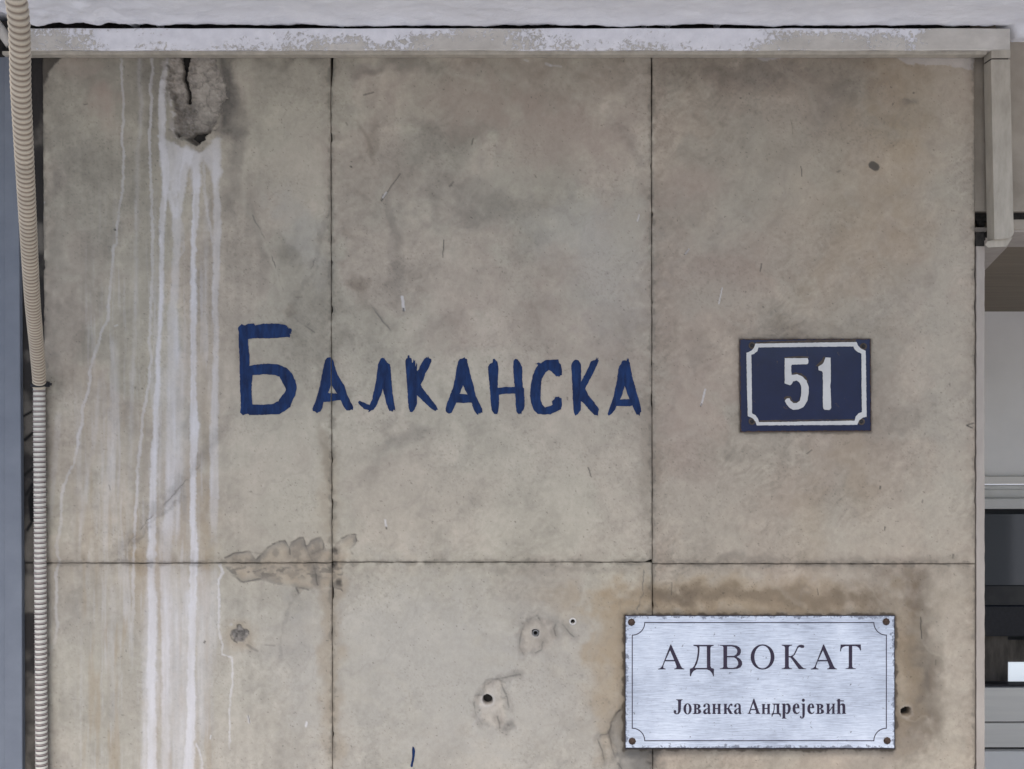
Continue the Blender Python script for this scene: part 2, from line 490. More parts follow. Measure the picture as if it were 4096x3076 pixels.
# lime run-off: (points, half widths, strength, softness)
DRIPS = [
    ([(484, 214), (488, 296), (491, 352), (494, 444), (495, 486), (488, 556), (493, 602), (491, 769), (479, 825), (468, 908), (465, 973), (454, 991), (447, 1093), (438, 1176), (431, 1232), (433, 1269), (403, 1334), (380, 1417), (361, 1473), (356, 1560), (331, 1621), (326, 1700), (315, 1732), (310, 1788), (296, 1853), (273, 1899), (252, 1945), (245, 2001), (245, 2093), (236, 2140), (225, 2186), (238, 2246), (222, 2307), (227, 2362), (224, 2446), (229, 2492), (224, 2552), (208, 2594), (197, 2626), (190, 2680)], 5.5, .50, 3),
    ([(558, 214), (556, 324), (567, 417), (562, 509), (549, 602), (549, 769), (545, 1000), (541, 1260), (530, 1538), (520, 1900), (512, 2250)], 8, .22, 8),
    ([(606, 214), (611, 278), (602, 343), (606, 417), (600, 509), (597, 579), (602, 694), (606, 769), (611, 963), (607, 1028), (610, 1093), (606, 1186), (602, 1278), (597, 1371), (606, 1436), (597, 1477), (595, 1538), (583, 1607), (572, 1658), (565, 1746), (556, 1816), (549, 1908), (546, 2001), (539, 2094), (537, 2186), (532, 2307), (535, 2400), (528, 2515), (528, 2654), (523, 2790)], 5.5, .52, 3),
    ([(650, 330), (648, 440), (648, 556), (662, 648), (662, 769), (646, 885), (648, 1000), (646, 1186), (640, 1300), (632, 1440), (632, 1538), (623, 1630), (625, 1723), (618, 1816), (613, 2000), (609, 2140), (604, 2307), (609, 2400), (611, 2492), (606, 2631), (609, 3120)], [12, 14, 14, 15, 14, 10, 9, 9, 8, 9, 10, 11, 12, 13, 14, 15, 16, 16, 17, 17, 18], .86, 5),
    ([(609, 2100), (600, 2500), (596, 3120)], [12, 24, 30], .5, 14),
    ([(698, 590), (690, 690), (700, 850), (708, 899), (708, 977), (701, 1093), (699, 1162), (690, 1240), (694, 1371), (690, 1538), (685, 1770), (680, 2001), (671, 2140), (662, 2307), (662, 2700), (664, 3120)], [30, 20, 14, 20, 15, 13, 14, 19, 22, 20, 20, 20, 19, 18, 16, 14], .58, 7),
    ([(760, 590), (735, 700), (722, 800), (708, 890)], [24, 16, 12, 10], .7, 5),
    ([(676, 760), (690, 830), (700, 880)], [8, 8, 8], .6, 4),
    ([(670, 2250), (690, 2500), (690, 3120)], [26, 34, 36], .34, 16),
    ([(690, 1200), (725, 1500), (715, 1900), (700, 2250)], [8, 14, 12, 8], .30, 8),
    ([(782, 600), (787, 769), (782, 838), (775, 931), (773, 1070), (775, 1209), (773, 1371), (773, 1538), (773, 1630), (778, 1700), (773, 1840), (773, 2094), (778, 2209), (773, 2307), (769, 2492), (764, 2724), (764, 2909), (750, 3120)], [15, 13, 12, 11, 10, 12, 11, 10, 14, 19, 12, 12, 15, 15, 14, 15, 17, 24], .90, 4),
    ([(705, 1250), (705, 1700), (700, 2250), (690, 3120)], [40, 80, 110, 115], .22, 45),
    ([(760, 2350), (752, 2700), (735, 3120)], [22, 24, 30], .4, 12),
    ([(782, 2970), (797, 3010), (810, 3048), (808, 3120)], 4, .7, 2),
    ([(866, 560), (866, 769), (870, 954), (866, 1093), (859, 1186), (863, 1325), (861, 1538), (856, 1770), (856, 2001), (852, 2232)], [14, 13, 15, 12, 11, 10, 12, 16, 17, 17], .58, 5),
    ([(815, 640), (820, 769), (835, 880), (857, 1000)], 5, .42, 4),
    ([(700, 1060), (735, 1000), (730, 880)], 4, .3, 4),
    ([(830, 769), (825, 1100), (818, 1500)], 7, .22, 7),
    ([(875, 2245), (893, 2290), (875, 2320), (877, 2446), (873, 2515), (891, 2585), (889, 2617), (926, 2631), (931, 2724), (919, 2816), (919, 2960), (915, 3040)], [7, 5, 4, 4, 4, 4, 3, 3, 4, 3, 3, 2], .75, 2),
    ([(830, 2260), (825, 2500), (822, 2700), (825, 3000)], [44, 44, 26, 20], .30, 16),
    ([(455, 1340), (460, 1538), (452, 1750), (430, 2000), (420, 2240)], [14, 18, 16, 16, 14], .24, 10),
    ([(400, 1500), (385, 1700), (345, 1950), (310, 2240)], [8, 8, 8, 8], .16, 8),
    ([(235, 1640), (215, 1900), (200, 2100)], [14, 10, 8], .2, 8),
    ([(455, 2330), (448, 2600), (455, 3000)], [10, 12, 10], .14, 10),
    ([(648, 330), (668, 240), (672, 214)], [12, 6, 5], .5, 4),
]

HOLE = [(676, 205), (668, 250), (667, 300), (672, 360), (690, 420), (694, 470), (694, 525), (712, 552), (742, 556), (790, 588), (818, 560), (842, 520), (876, 500), (880, 450), (898, 400), (906, 350), (892, 300), (872, 262), (860, 205)]
FLAKE = [(1024, 2240), (1070, 2190), (1098, 2172), (1140, 2163), (1158, 2190), (1170, 2165), (1195, 2150), (1213, 2150), (1220, 2180), (1228, 2185), (1255, 2160), (1282, 2148), (1292, 2170), (1300, 2195), (1325, 2200), (1370, 2148), (1420, 2137), (1425, 2160), (1418, 2180), (1400, 2200), (1415, 2215), (1400, 2235), (1385, 2245), (1370, 2290), (1366, 2360), (1345, 2350), (1270, 2362), (1220, 2362), (1190, 2375), (1180, 2350), (1100, 2340), (1040, 2320), (960, 2330), (930, 2300), (890, 2260), (900, 2230), (950, 2210), (1000, 2205)]
FLAKE_LINES = [[(1024, 2240), (1070, 2190), (1098, 2172), (1140, 2163), (1158, 2192), (1160, 2220)], [(1165, 2172), (1195, 2150), (1213, 2150), (1224, 2190), (1240, 2230), (1252, 2248)], [(1228, 2185), (1255, 2160), (1282, 2148), (1293, 2172), (1290, 2196), (1250, 2215)], [(1365, 2152), (1400, 2138), (1424, 2138), (1424, 2165)], [(900, 2232), (950, 2212), (1000, 2208), (1050, 2216)], [(930, 2302), (970, 2328), (1040, 2316)], [(1250, 2260), (1262, 2300), (1270, 2340)], [(1190, 2375), (1185, 2350), (1210, 2355), (1235, 2362)], [(1335, 2352), (1360, 2355), (1368, 2362)]]
SCAR_R = [(2460, 2840), (2490, 2820), (2510, 2850), (2610, 3000), (2610, 3200), (2500, 3200), (2470, 3060), (2440, 2960), (2440, 2900)]
SCAR_L = [[(2480, 2842), (2450, 2880), (2438, 2935), (2446, 2990), (2470, 3050), (2500, 3100)], [(2438, 2935), (2405, 2940), (2392, 2960), (2410, 3010), (2420, 3060)]]
SCAR_M = [(1896, 2800), (1920, 2760), (1955, 2720), (1990, 2715), (2015, 2720), (2020, 2800), (2030, 2860), (2035, 2910), (2005, 2930), (1960, 2910), (1920, 2870)]
SCAR_ML = [[(2080, 2698), (2030, 2708), (1990, 2718)], [(1962, 2730), (1920, 2770), (1897, 2815), (1905, 2860), (1930, 2900)], [(2005, 2740), (2028, 2790), (2036, 2830)], [(1990, 2870), (2000, 2915), (2020, 2930), (2032, 2900)]]
SCAR_N = [[(2085, 2490), (2100, 2500), (2085, 2530), (2078, 2590), (2095, 2620)], [(2205, 2485), (2222, 2490), (2215, 2515), (2225, 2545)], [(2172, 2570), (2165, 2600), (2140, 2612)], [(2252, 2500), (2280, 2535), (2295, 2548)], [(2120, 2480), (2150, 2462), (2165, 2490)]]
CRACKS = [[(2575, 2262), (2573, 2310), (2574, 2360), (2564, 2400), (2550, 2440)], [(445, 2250), (500, 2190), (560, 2120), (640, 2030), (720, 1950), (800, 1860)], [(1010, 860), (1060, 960), (1100, 1060), (1135, 1170), (1150, 1240)], [(1150, 1240), (1200, 1290), (1260, 1330)], [(1240, 1100), (1290, 960), (1320, 840)], [(1490, 1230), (1520, 1270), (1560, 1320)],
          [(170, 320), (185, 300), (200, 270), (230, 240), (260, 215)]]
# short gouges: x0,y0,x1,y1, half width, value (<0 dark, >0 pale)
NICKS = [(1525, 805, 1600, 695, 2, -1), (1524, 800, 1532, 780, 5, -.6), (1530, 790, 1545, 770, 4, .7), (1777, 960, 1772, 1030, 2, -1), (1608, 1188, 1614, 1240, 7, .8), (1613, 1235, 1613, 1243, 5, -.9), (1455, 380, 1495, 369, 3, -.8), (1885, 578, 1895, 555, 2.5, -.8), (1800, 745, 1812, 728, 4, -.6),
         (2548, 885, 2557, 860, 2.5, .9), (2738, 1018, 2756, 998, 3, -.9), (2740, 1016, 2758, 996, 1.5, .8), (3040, 1085, 3046, 1055, 3, -.9), (2875, 1215, 2888, 1152, 2, .9), (2804, 1620, 2822, 1558, 3.5, .9), (2802, 1626, 2806, 1616, 3, -.8), (2352, 1870, 2366, 1908, 2.2, -.9), (3204, 665, 3208, 705, 2, -.9),
         (3350, 688, 3362, 682, 2.5, -.7), (3165, 480, 3170, 535, 1.6, -.5), (3228, 1815, 3248, 1800, 2.5, -.9), (3520, 1955, 3522, 1945, 3.5, -.9), (3688, 2010, 3690, 2000, 3, -.7), (3538, 2120, 3540, 2108, 3.5, -.9), (3812, 2232, 3814, 2218, 4, -.7), (3868, 1700, 3895, 1692, 3, -1), (3866, 1702, 3890, 1712, 3, -1),
         (1541, 2080, 1544, 2105, 4, .8), (1544, 2110, 1545, 2114, 4, -.9), (1185, 1188, 1210, 1187, 2.2, -.5), (2684, 2380, 2688, 2330, 2.5, -.6), (3683, 2470, 3688, 2555, 2.5, -1), (3742, 2660, 3745, 2640, 2, -.8), (3270, 2355, 3274, 2380, 2, -.8), (459, 918, 462, 920, 5, -.9), (458, 1305, 470, 1300, 3, .5),
         (335, 418, 350, 415, 2.5, -.7), (172, 815, 180, 808, 3, .9), (165, 875, 174, 868, 3, .9), (440, 1960, 436, 1940, 2.5, -.5), (1224, 2905, 1226, 2890, 5, .9), (840, 2955, 842, 2942, 3, .9), (992, 2865, 996, 2890, 5, .7), (992, 2862, 998, 2892, 2, -.8), (818, 2570, 820, 2566, 5, -.9),
         (3490, 660, 3502, 668, 21, -.95), (3654, 372, 3656, 371, 4, -.9), (1402, 665, 1406, 668, 4, -.9), (1100, 2583, 1060, 2580, 3, -.4), (2185, 255, 2200, 262, 8, .3), (2200, 262, 2245, 266, 5, .25), (2100, 240, 2112, 244, 5, .4), (1390, 500, 1384, 490, 3, -.5)]
DRILLS = [(1950, 2802, 19), (2142, 2532, 12), (2291, 2486, 9), (3625, 2850, 20)]


def stone_paint(X, Y):
    """albedo and relief (metres, negative = into the wall) of the cladding at drawing coordinates"""
    wx = X + (fbm(X, Y, 90, 4, 31) - .5) * 110
    wy = Y + (fbm(X, Y, 90, 4, 47) - .5) * 110
    big = fbm(X, Y, 520, 5, 2)
    med = fbm(wx, wy, 170, 5, 8)
    hue = fbm(wx, wy, 330, 4, 14)
    col = np.empty(X.shape + (3,))
    col[...] = GREY
    col = mix(col, PINK, sst(.43, .66, hue) * .36 * (.55 + .45 * sst(2400, 1200, Y)))
    col = mix(col, OLIV, sst(.56, .35, hue) * .40 * (.55 + .45 * sst(2400, 1200, Y)))
    col = mix(col, BLUE, sst(2230, 2500, Y) * sst(2640, 2560, X) * .45)
    # brown cast of the right-hand slabs
    col = mix(col, np.array([.320, .260, .202]), sst(2600, 2630, X) * (.40 + .25 * sst(.4, .6, med)))
    col = mix(col, OLIV, sst(1320, 1100, X) * sst(1500, 300, Y) * .35)
    val = 1 + (big - .5) * .34 + (med - .5) * .52 * (.6 + .4 * sst(2400, 1200, Y)) + (fbm(wx, wy, 60, 5, 33) - .5) * .30
    # slanted saw / wiping marks
    ang = math.radians(-38)
    u = X * math.cos(ang) + Y * math.sin(ang); v = -X * math.sin(ang) + Y * math.cos(ang)
    uw = u + (fbm(X, Y, 120, 3, 58) - .5) * 160; vw = v + (fbm(X, Y, 120, 3, 59) - .5) * 90
    st = fbm(uw / 2.6, vw, 11, 5, 60, .6)
    amt = .05 + .10 * sst(2600, 2640, X) * (.3 + 1.2 * sst(.35, .65, fbm(X, Y, 200, 3, 62))) + .10 * sst(.5, .7, fbm(X, Y, 260, 3, 61)) * (X > 1330)
    val += (st - .5) * amt * 2
    vert = fbm(X, Y / 9, 22, 4, 70)
    val += (vert - .5) * .26 * sst(1300, 900, X)
    val += (fbm(X, Y, 17, 4, 75) - .5) * .22 + (vnoise(X / 3.9, Y / 3.9, 76) - .5) * .05
    col *= np.clip(val, .4, 1.6)[..., None]
    # cloud-edged stains, and the crater shading painted in among them
    br = (fbm(X, Y, 46, 5, 81) - .5)
    for (cx, cy, rx, ry, a, c, s) in BLOTCH:
        m = 2.4
        R = max(rx, ry) * m + 60
        sel = (np.abs(X - cx) < R) & (np.abs(Y - cy) < R)
        if not sel.any(): continue
        ca, sa = math.cos(math.radians(a)), math.sin(math.radians(a))
        dx, dy = wx[sel] - cx, wy[sel] - cy
        q = np.sqrt(((dx * ca - dy * sa) / rx) ** 2 + ((dx * sa + dy * ca) / ry) ** 2) + br[sel] * 1.1
        w = sst(1.75, .25, q) * s
        col[sel] = mix(col[sel], c, w)
    # dirt specks
    sp = fbm(X, Y, 9, 2, 90)
    col *= (1 - .45 * sst(.86, .92, sp))[..., None]
    col *= (1 - .13 * sst(.60, .80, fbm(X, Y, 7, 3, 91)) * (.3 + sst(.45, .65, fbm(X, Y, 180, 3, 92))))[..., None]
    vein = np.abs(fbm(wx * .8 + wy * .5, wy * .35, 210, 5, 95) - .5)
    col = mix(col, DKG * 1.6, sst(.018, .0, vein) * .16)
    pv = np.abs(fbm(wx * .55 - wy * .6, wx * .3 + wy * .25, 190, 5, 97) - .5)
    col = mix(col, GREY * 1.1, sst(.07, .0, pv) * .15)
    disp = (fbm(X, Y, 60, 4, 100) - .5) * .0005 + (fbm(X, Y, 12, 3, 101) - .5) * .00025
    # lime runs
    wob = (fbm(X, Y, 26, 4, 110) - .5)
    fade = .70 + .8 * (fbm(X, Y / 2.5, 50, 5, 111) - .32)
    fineN = fbm(X, Y, 9, 3, 115)
    streak = fbm(X, Y / 16, 11, 4, 112)
    zone = sst(900, 800, X) * sst(230, 420, X) * sst(560, 1300, Y)
    col = mix(col, LIME, zone * sst(.46, .80, .6 * streak + .4 * fbm(X, Y / 14, 40, 3, 114)) * .30)
    col = mix(col, TAN, zone * sst(.50, .25, fbm(X, Y / 9, 26, 4, 113)) * sst(1300, 2200, Y) * .42)
    sel = (X > 620) & (X < 920) & (Y > 520) & (Y < 800)
    if sel.any():
        sd = poly_sd(X[sel] + wob[sel] * 30, Y[sel] + wob[sel] * 40, [(640, 540), (690, 575), (760, 590), (800, 610), (880, 545), (888, 690), (862, 770), (845, 690), (812, 640), (795, 770), (770, 780), (765, 680), (740, 650), (725, 770), (690, 780), (690, 720), (668, 790), (646, 780)])
        col[sel] = mix(col[sel], LIME, sst(-8, 10, sd) * .62 * np.clip(fade[sel], .4, 1.1))
    sel = (X > 2900) & (Y < 330)
    if sel.any():
        for pl, st_ in (([(3560, 215), (3900, 215), (3900, 285), (3800, 262), (3640, 266)], .34), ([(2870, 205), (3170, 205), (3165, 228), (3060, 240), (2950, 228)], .3)):
            sd = poly_sd(X[sel] + wob[sel] * 60, Y[sel] + wob[sel] * 34, pl)
            col[sel] = mix(col[sel], LIME, sst(-3, 6, sd) * st_)
    for pts, hw, s, soft in DRIPS:
        if not isinstance(hw, list): hw = [hw] * len(pts)
        xs = [p[0] for p in pts]; ys = [p[1] for p in pts]
        R = max(hw) + soft * 2 + 20
        sel = (X > min(xs) - R) & (X < max(xs) + R) & (Y > min(ys) - R) & (Y < max(ys) + R)
        if not sel.any(): continue
        d, w, t = seg_dist(X[sel] + wob[sel] * 10, Y[sel], pts, hw)
        d = d + (fineN[sel] - .5) * 7
        k = sst(w + soft, np.maximum(w - soft, 0), d) * s * np.clip(fade[sel], .40, 1.12) * (.60 + .55 * streak[sel])
        if ys[-1] < 3050: k = k * (1 - sst(.86, 1, t))
        if ys[0] > 500: k = k * sst(0, .05, t)
        col[sel] = mix(col[sel], LIME, np.clip(k, 0, 1))
        disp[sel] += k * .0005
    for ln, w, vc, st_ in VEINS:
        d, _, t = seg_dist(X + wob * 30, Y + wob * 24, ln)
        col = mix(col, vc, sst(w * 1.5, 0, d + (fbm(X, Y, 30, 4, 131) - .5) * w * 1.8) * st_ * sst(0, .12, t) * sst(1, .85, t))
    # cracks and veins
    for ln in CRACKS:
        d, _, _ = seg_dist(X + wob * 16, Y + wob * 9, ln)
        k = sst(4.0, .3, d) * (.75 * sst(.35, .7, fbm(X, Y, 50, 2, 130)))
        col = mix(col, DKG, k); disp -= k * .0004
    for (x0, y0, x1, y1, w, s) in NICKS:
        sel = (np.abs(X - (x0 + x1) / 2) < abs(x1 - x0) / 2 + 24) & (np.abs(Y - (y0 + y1) / 2) < abs(y1 - y0) / 2 + 24)
        if not sel.any(): continue
        d, _, _ = seg_dist(X[sel] + wob[sel] * 5, Y[sel], [(x0, y0), (x1, y1)])
        k = sst(w * .75 + 2.0, max(w * .75 - 1.5, 0), d) * abs(s) * .85
        col[sel] = mix(col[sel], (DKG * .35 if s < 0 else LIME), np.clip(k, 0, 1))
        disp[sel] -= k * .0006
    # flaked surface round the joint crossing
    sel = (X > 850) & (X < 1480) & (Y > 2100) & (Y < 2420)
    if sel.any():
        xs, ys = X[sel], Y[sel]
        sd = poly_sd(xs + wob[sel] * 14, ys + wob[sel] * 14, FLAKE)
        ins = sst(-2, 3, sd)
        c = col[sel]
        c = mix(c, np.array([.36, .295, .215]), sst(-6, 26, sd) * .62 * (.45 + fbm(xs, ys, 50, 4, 144)))
        c = mix(c, DKG, ins * sst(.48, .70, fbm(xs, ys, 40, 5, 140)) * .42)
        low = sst(2262, 2275, ys) * ins
        c = mix(c, DKG * .7, low * sst(.5, .6, fbm(xs, ys * 2, 30, 4, 141)) * .55 * sst(2330, 2290, ys))
        dsp = disp[sel] - ins * (.0012 + .001 * fbm(xs, ys, 40, 3, 142))
        for ln in FLAKE_LINES:
            d, _, _ = seg_dist(xs + wob[sel] * 8, ys + wob[sel] * 8, ln)
            k = sst(4.6, .6, d) * (.35 + .65 * sst(.4, .6, fbm(xs, ys, 26, 2, 143)))
            c = mix(c, DKG * .45, k * .62); dsp -= k * .0014
            c = mix(c, DKG, sst(30, 2, d) * ins * .34)
        for cx, cy, r in ((1340, 2205, 14), (1340, 2258, 16), (1352, 2330, 16), (1330, 2262, 10)):
            k = sst(r * 1.3, r * .3, np.hypot(xs - cx + wob[sel] * 24, ys - cy + wob[sel] * 20)); c = mix(c, DKG * .4, k * .85); dsp -= k * .002
        col[sel] = c; disp[sel] = dsp
    # scars round old fixings, relief shading painted into their colour
    for poly, lines, dep, cc in ((SCAR_M, SCAR_ML, .0035, np.array([.45, .40, .335])), ([(2085, 2490), (2120, 2468), (2165, 2475), (2212, 2482), (2224, 2545), (2200, 2600), (2150, 2615), (2092, 2622), (2076, 2590)], SCAR_N, .0012, np.array([.37, .325, .27])), (SCAR_R, SCAR_L, .004, np.array([.20, .19, .17]))):
        px_ = [p for l in lines for p in l] + (poly or [])
        x0, x1 = min(p[0] for p in px_) - 40, max(p[0] for p in px_) + 40
        y0, y1 = min(p[1] for p in px_) - 40, max(p[1] for p in px_) + 40
        sel = (X > x0) & (X < x1) & (Y > y0) & (Y < y1)
        if not sel.any(): continue
        xs, ys = X[sel], Y[sel]; c = col[sel]; dsp = disp[sel]
        if poly:
            sd = poly_sd(xs + wob[sel] * 10, ys + wob[sel] * 10, poly)
            sd = sd + (fbm(xs, ys, 34, 4, 154) - .5) * 50
            ins = sst(-6, 16, sd)
            c = mix(c, cc * (.70 + .6 * fbm(xs, ys, 24, 4, 150)[..., None]), ins * .5)
            dsp -= ins * dep * (.6 + .8 * fbm(xs, ys, 45, 3, 151))
        for ln in lines:
            d, _, _ = seg_dist(xs + wob[sel] * 8, ys + wob[sel] * 8, ln)
            k = sst(4.6, .6, d) * sst(.28, .58, fbm(xs, ys, 30, 2, 152)); c = mix(c, DKG * .5, k * .50); dsp -= k * .0010
            c = mix(c, DKG, sst(26, 3, d + (fbm(xs, ys, 20, 3, 153) - .5) * 30) * .30)
        col[sel] = c; disp[sel] = dsp
    for (x0, y0, x1, y1, wd, st_) in ((2497, 2460, 3582, 2999, 9, .8), (2958, 1356, 3485, 1730, 7, .45)):  # grime and contact shadow painted round the plaque and the number plate
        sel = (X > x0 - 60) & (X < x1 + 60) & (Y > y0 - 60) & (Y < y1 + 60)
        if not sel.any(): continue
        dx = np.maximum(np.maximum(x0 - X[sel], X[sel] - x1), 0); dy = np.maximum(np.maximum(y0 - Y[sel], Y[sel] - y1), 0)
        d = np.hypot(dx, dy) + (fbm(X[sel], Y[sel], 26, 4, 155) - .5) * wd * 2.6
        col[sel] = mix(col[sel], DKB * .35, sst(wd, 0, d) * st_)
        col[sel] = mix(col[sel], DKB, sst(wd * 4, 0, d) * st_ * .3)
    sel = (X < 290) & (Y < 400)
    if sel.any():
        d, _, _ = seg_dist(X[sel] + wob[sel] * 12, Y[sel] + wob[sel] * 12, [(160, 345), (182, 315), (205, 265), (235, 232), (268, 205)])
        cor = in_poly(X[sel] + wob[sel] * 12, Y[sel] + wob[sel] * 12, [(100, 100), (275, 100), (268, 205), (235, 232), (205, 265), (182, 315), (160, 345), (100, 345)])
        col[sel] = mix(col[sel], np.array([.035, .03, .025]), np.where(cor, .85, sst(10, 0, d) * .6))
    # rough filled hole
    sel = (np.abs(X - 958) < 90) & (np.abs(Y - 2545) < 110)
    if sel.any():
        xs, ys = X[sel], Y[sel]
        r = np.hypot((xs - 957) * 1.0, (ys - 2540) * 1.05) + wob[sel] * 34
        c = col[sel]
        c = mix(c, TAN * .9, sst(95, 40, r) * .35)
        c = mix(c, np.array([.15, .14, .13]), sst(36, 24, r) * .85)
        c *= (1 - sst(38, 22, r) * 1.5 * (fbm(xs, ys, 10, 3, 160) - .45))[..., None]
        c = mix(c, DKG * .4, sst(7, 1, np.abs(r - 33)) * sst(.4, .6, fbm(xs, ys, 20, 2, 162)) * .8)
        c = mix(c, DKG, sst(9, 1, seg_dist(xs + wob[sel] * 10, ys, [(985, 2580), (1010, 2595), (1028, 2604)])[0]) * .5)
        c = mix(c, LIME * .85, sst(13, 2, np.hypot(xs - 925, ys - 2500) + wob[sel] * 20) * .5)
        col[sel] = c
        disp[sel] -= sst(36, 22, r) * (.0015 + .003 * fbm(xs, ys, 12, 3, 161)) + sst(75, 40, r) * .0008
    # drilled holes
    for cx, cy, r0 in DRILLS:
        sel = (np.abs(X - cx) < r0 * 4) & (np.abs(Y - cy) < r0 * 4)
        if not sel.any(): continue
        r = np.hypot(X[sel] - cx, Y[sel] - cy)
        c = col[sel]
        rag = wob[sel] * (16 if cx > 3000 else 5)
        c = mix(c, LIME * .85, sst(r0 * 1.8, r0 * 1.2, r + rag * 1.2) * (.10 if cx > 3000 else .28))
        c = mix(c, np.array([.05, .032, .02]), sst(r0 * 1.15, r0 * .8, r + rag))
        col[sel] = c
        disp[sel] -= sst(r0 * 1.12, r0 * .85, r + rag) * .03
    # slab corner blown off at the top: mortar bed exposed
    sel = (X > 600) & (X < 980) & (Y < 680)
    if sel.any():
        xs, ys = X[sel], Y[sel]
        fn = fbm(xs, ys, 13, 4, 174) - .5
        sd = poly_sd(xs + wob[sel] * 26 + fn * 26, ys + wob[sel] * 26 + fn * 20, HOLE)
        ins = sst(-2, 9, sd)
        c = col[sel]
        edge = sst(26, 4, np.abs(sd)) * (1 - ins)
        c = mix(c, np.array([.46, .43, .40]), edge * .75 * sst(740, 690, xs) * sst(.4, .6, fbm(xs, ys, 18, 3, 175)))
        c = mix(c, MORT * .8, sst(34, 2, -sd) * (1 - ins) * sst(.45, .6, fbm(xs, ys, 22, 4, 176)) * .55)
        rough = .6 * fbm(xs, ys, 34, 5, 170) + .4 * fbm(xs, ys, 9, 3, 171)
        crev = sst(.06, .0, np.abs(fbm(xs, ys, 48, 4, 172) - .5)) * .55 + sst(.09, .0, np.abs(fbm(xs, ys, 18, 3, 173) - .5)) * .3
        mcol = MORT * (.30 + 1.55 * rough[..., None])
        mcol = mcol * (.75 + .5 * fbm(xs, ys, 70, 3, 177)[..., None]) + .13 * (fbm(xs, ys, 7, 3, 178) - .5)[..., None]
        mcol = mix(mcol, np.array([.36, .325, .275]) * (.5 + rough[..., None]), sst(755, 800, xs) * sst(540, 470, ys) * .8)
        mcol = mix(mcol, DKG * .45, np.clip(crev, 0, .8) * .7)  # shade of the crevices painted into the mortar colour
        c = mix(c, mcol, ins)
        dep = (.015 - .005 * (rough - .5) + .0012 * crev) * (.35 + .65 * sst(0, 30, sd))
        # loose flake left standing on the left, crack behind it
        crack, _, _ = seg_dist(xs + wob[sel] * 10, ys, [(740, 205), (736, 270), (732, 310), (748, 360), (750, 402)])
        k = sst(9, 2, crack)
        tri = in_poly(xs, ys, [(715, 205), (760, 205), (745, 260), (738, 300), (730, 280)])
        dep = dep + k * .02 + tri * .02
        fl = in_poly(xs, ys, [(676, 205), (740, 205), (734, 300), (748, 380), (738, 430), (715, 440), (700, 400), (690, 330)])
        dep = np.where(fl, dep - .005, dep)
        low = poly_sd(xs + wob[sel] * 12, ys + wob[sel] * 12, [(690, 515), (720, 540), (742, 552), (770, 535), (800, 520), (850, 515), (820, 560), (790, 590), (742, 566), (712, 560)])
        dep = dep + sst(-2, 5, low) * .012
        rim = sst(14, 2, np.abs(sd)) * (xs > 780) * ins
        dep = dep + rim * .008
        c = mix(c, DKG * .4, np.clip(k + tri + sst(-2, 5, low) * .6, 0, 1) * .8)  # shade in the crack and along the lower recess, painted too
        # dark halo round the right rim
        halo = sst(60, 8, -sd) * (1 - ins) * sst(860, 900, xs)
        c = mix(c, DKG * .6, halo * .75 * (.5 + rough))
        col[sel] = c
        disp[sel] -= ins * dep
    return np.clip(col, .012, .75), disp


# joints: x of each vertical joint (top, bottom) and the bed joint height per column
JV = [(170, 186), (1323, 1330), (2605, 2611), (3901, 3904)]
JH = [2253, 2249, 2256]
TOP, BOT = 150, 1538 + EYE / S


def wall_joint(k, Y):
    a, b = JV[k]
    return a + (b - a) * np.clip((Y - 200) / 2876, 0, 1.5)


wall = empty("stone_wall", (0, 0, 0))
tag(wall, "weathered beige marble slab wall with white lime streaks and blue brush lettering", "wall")


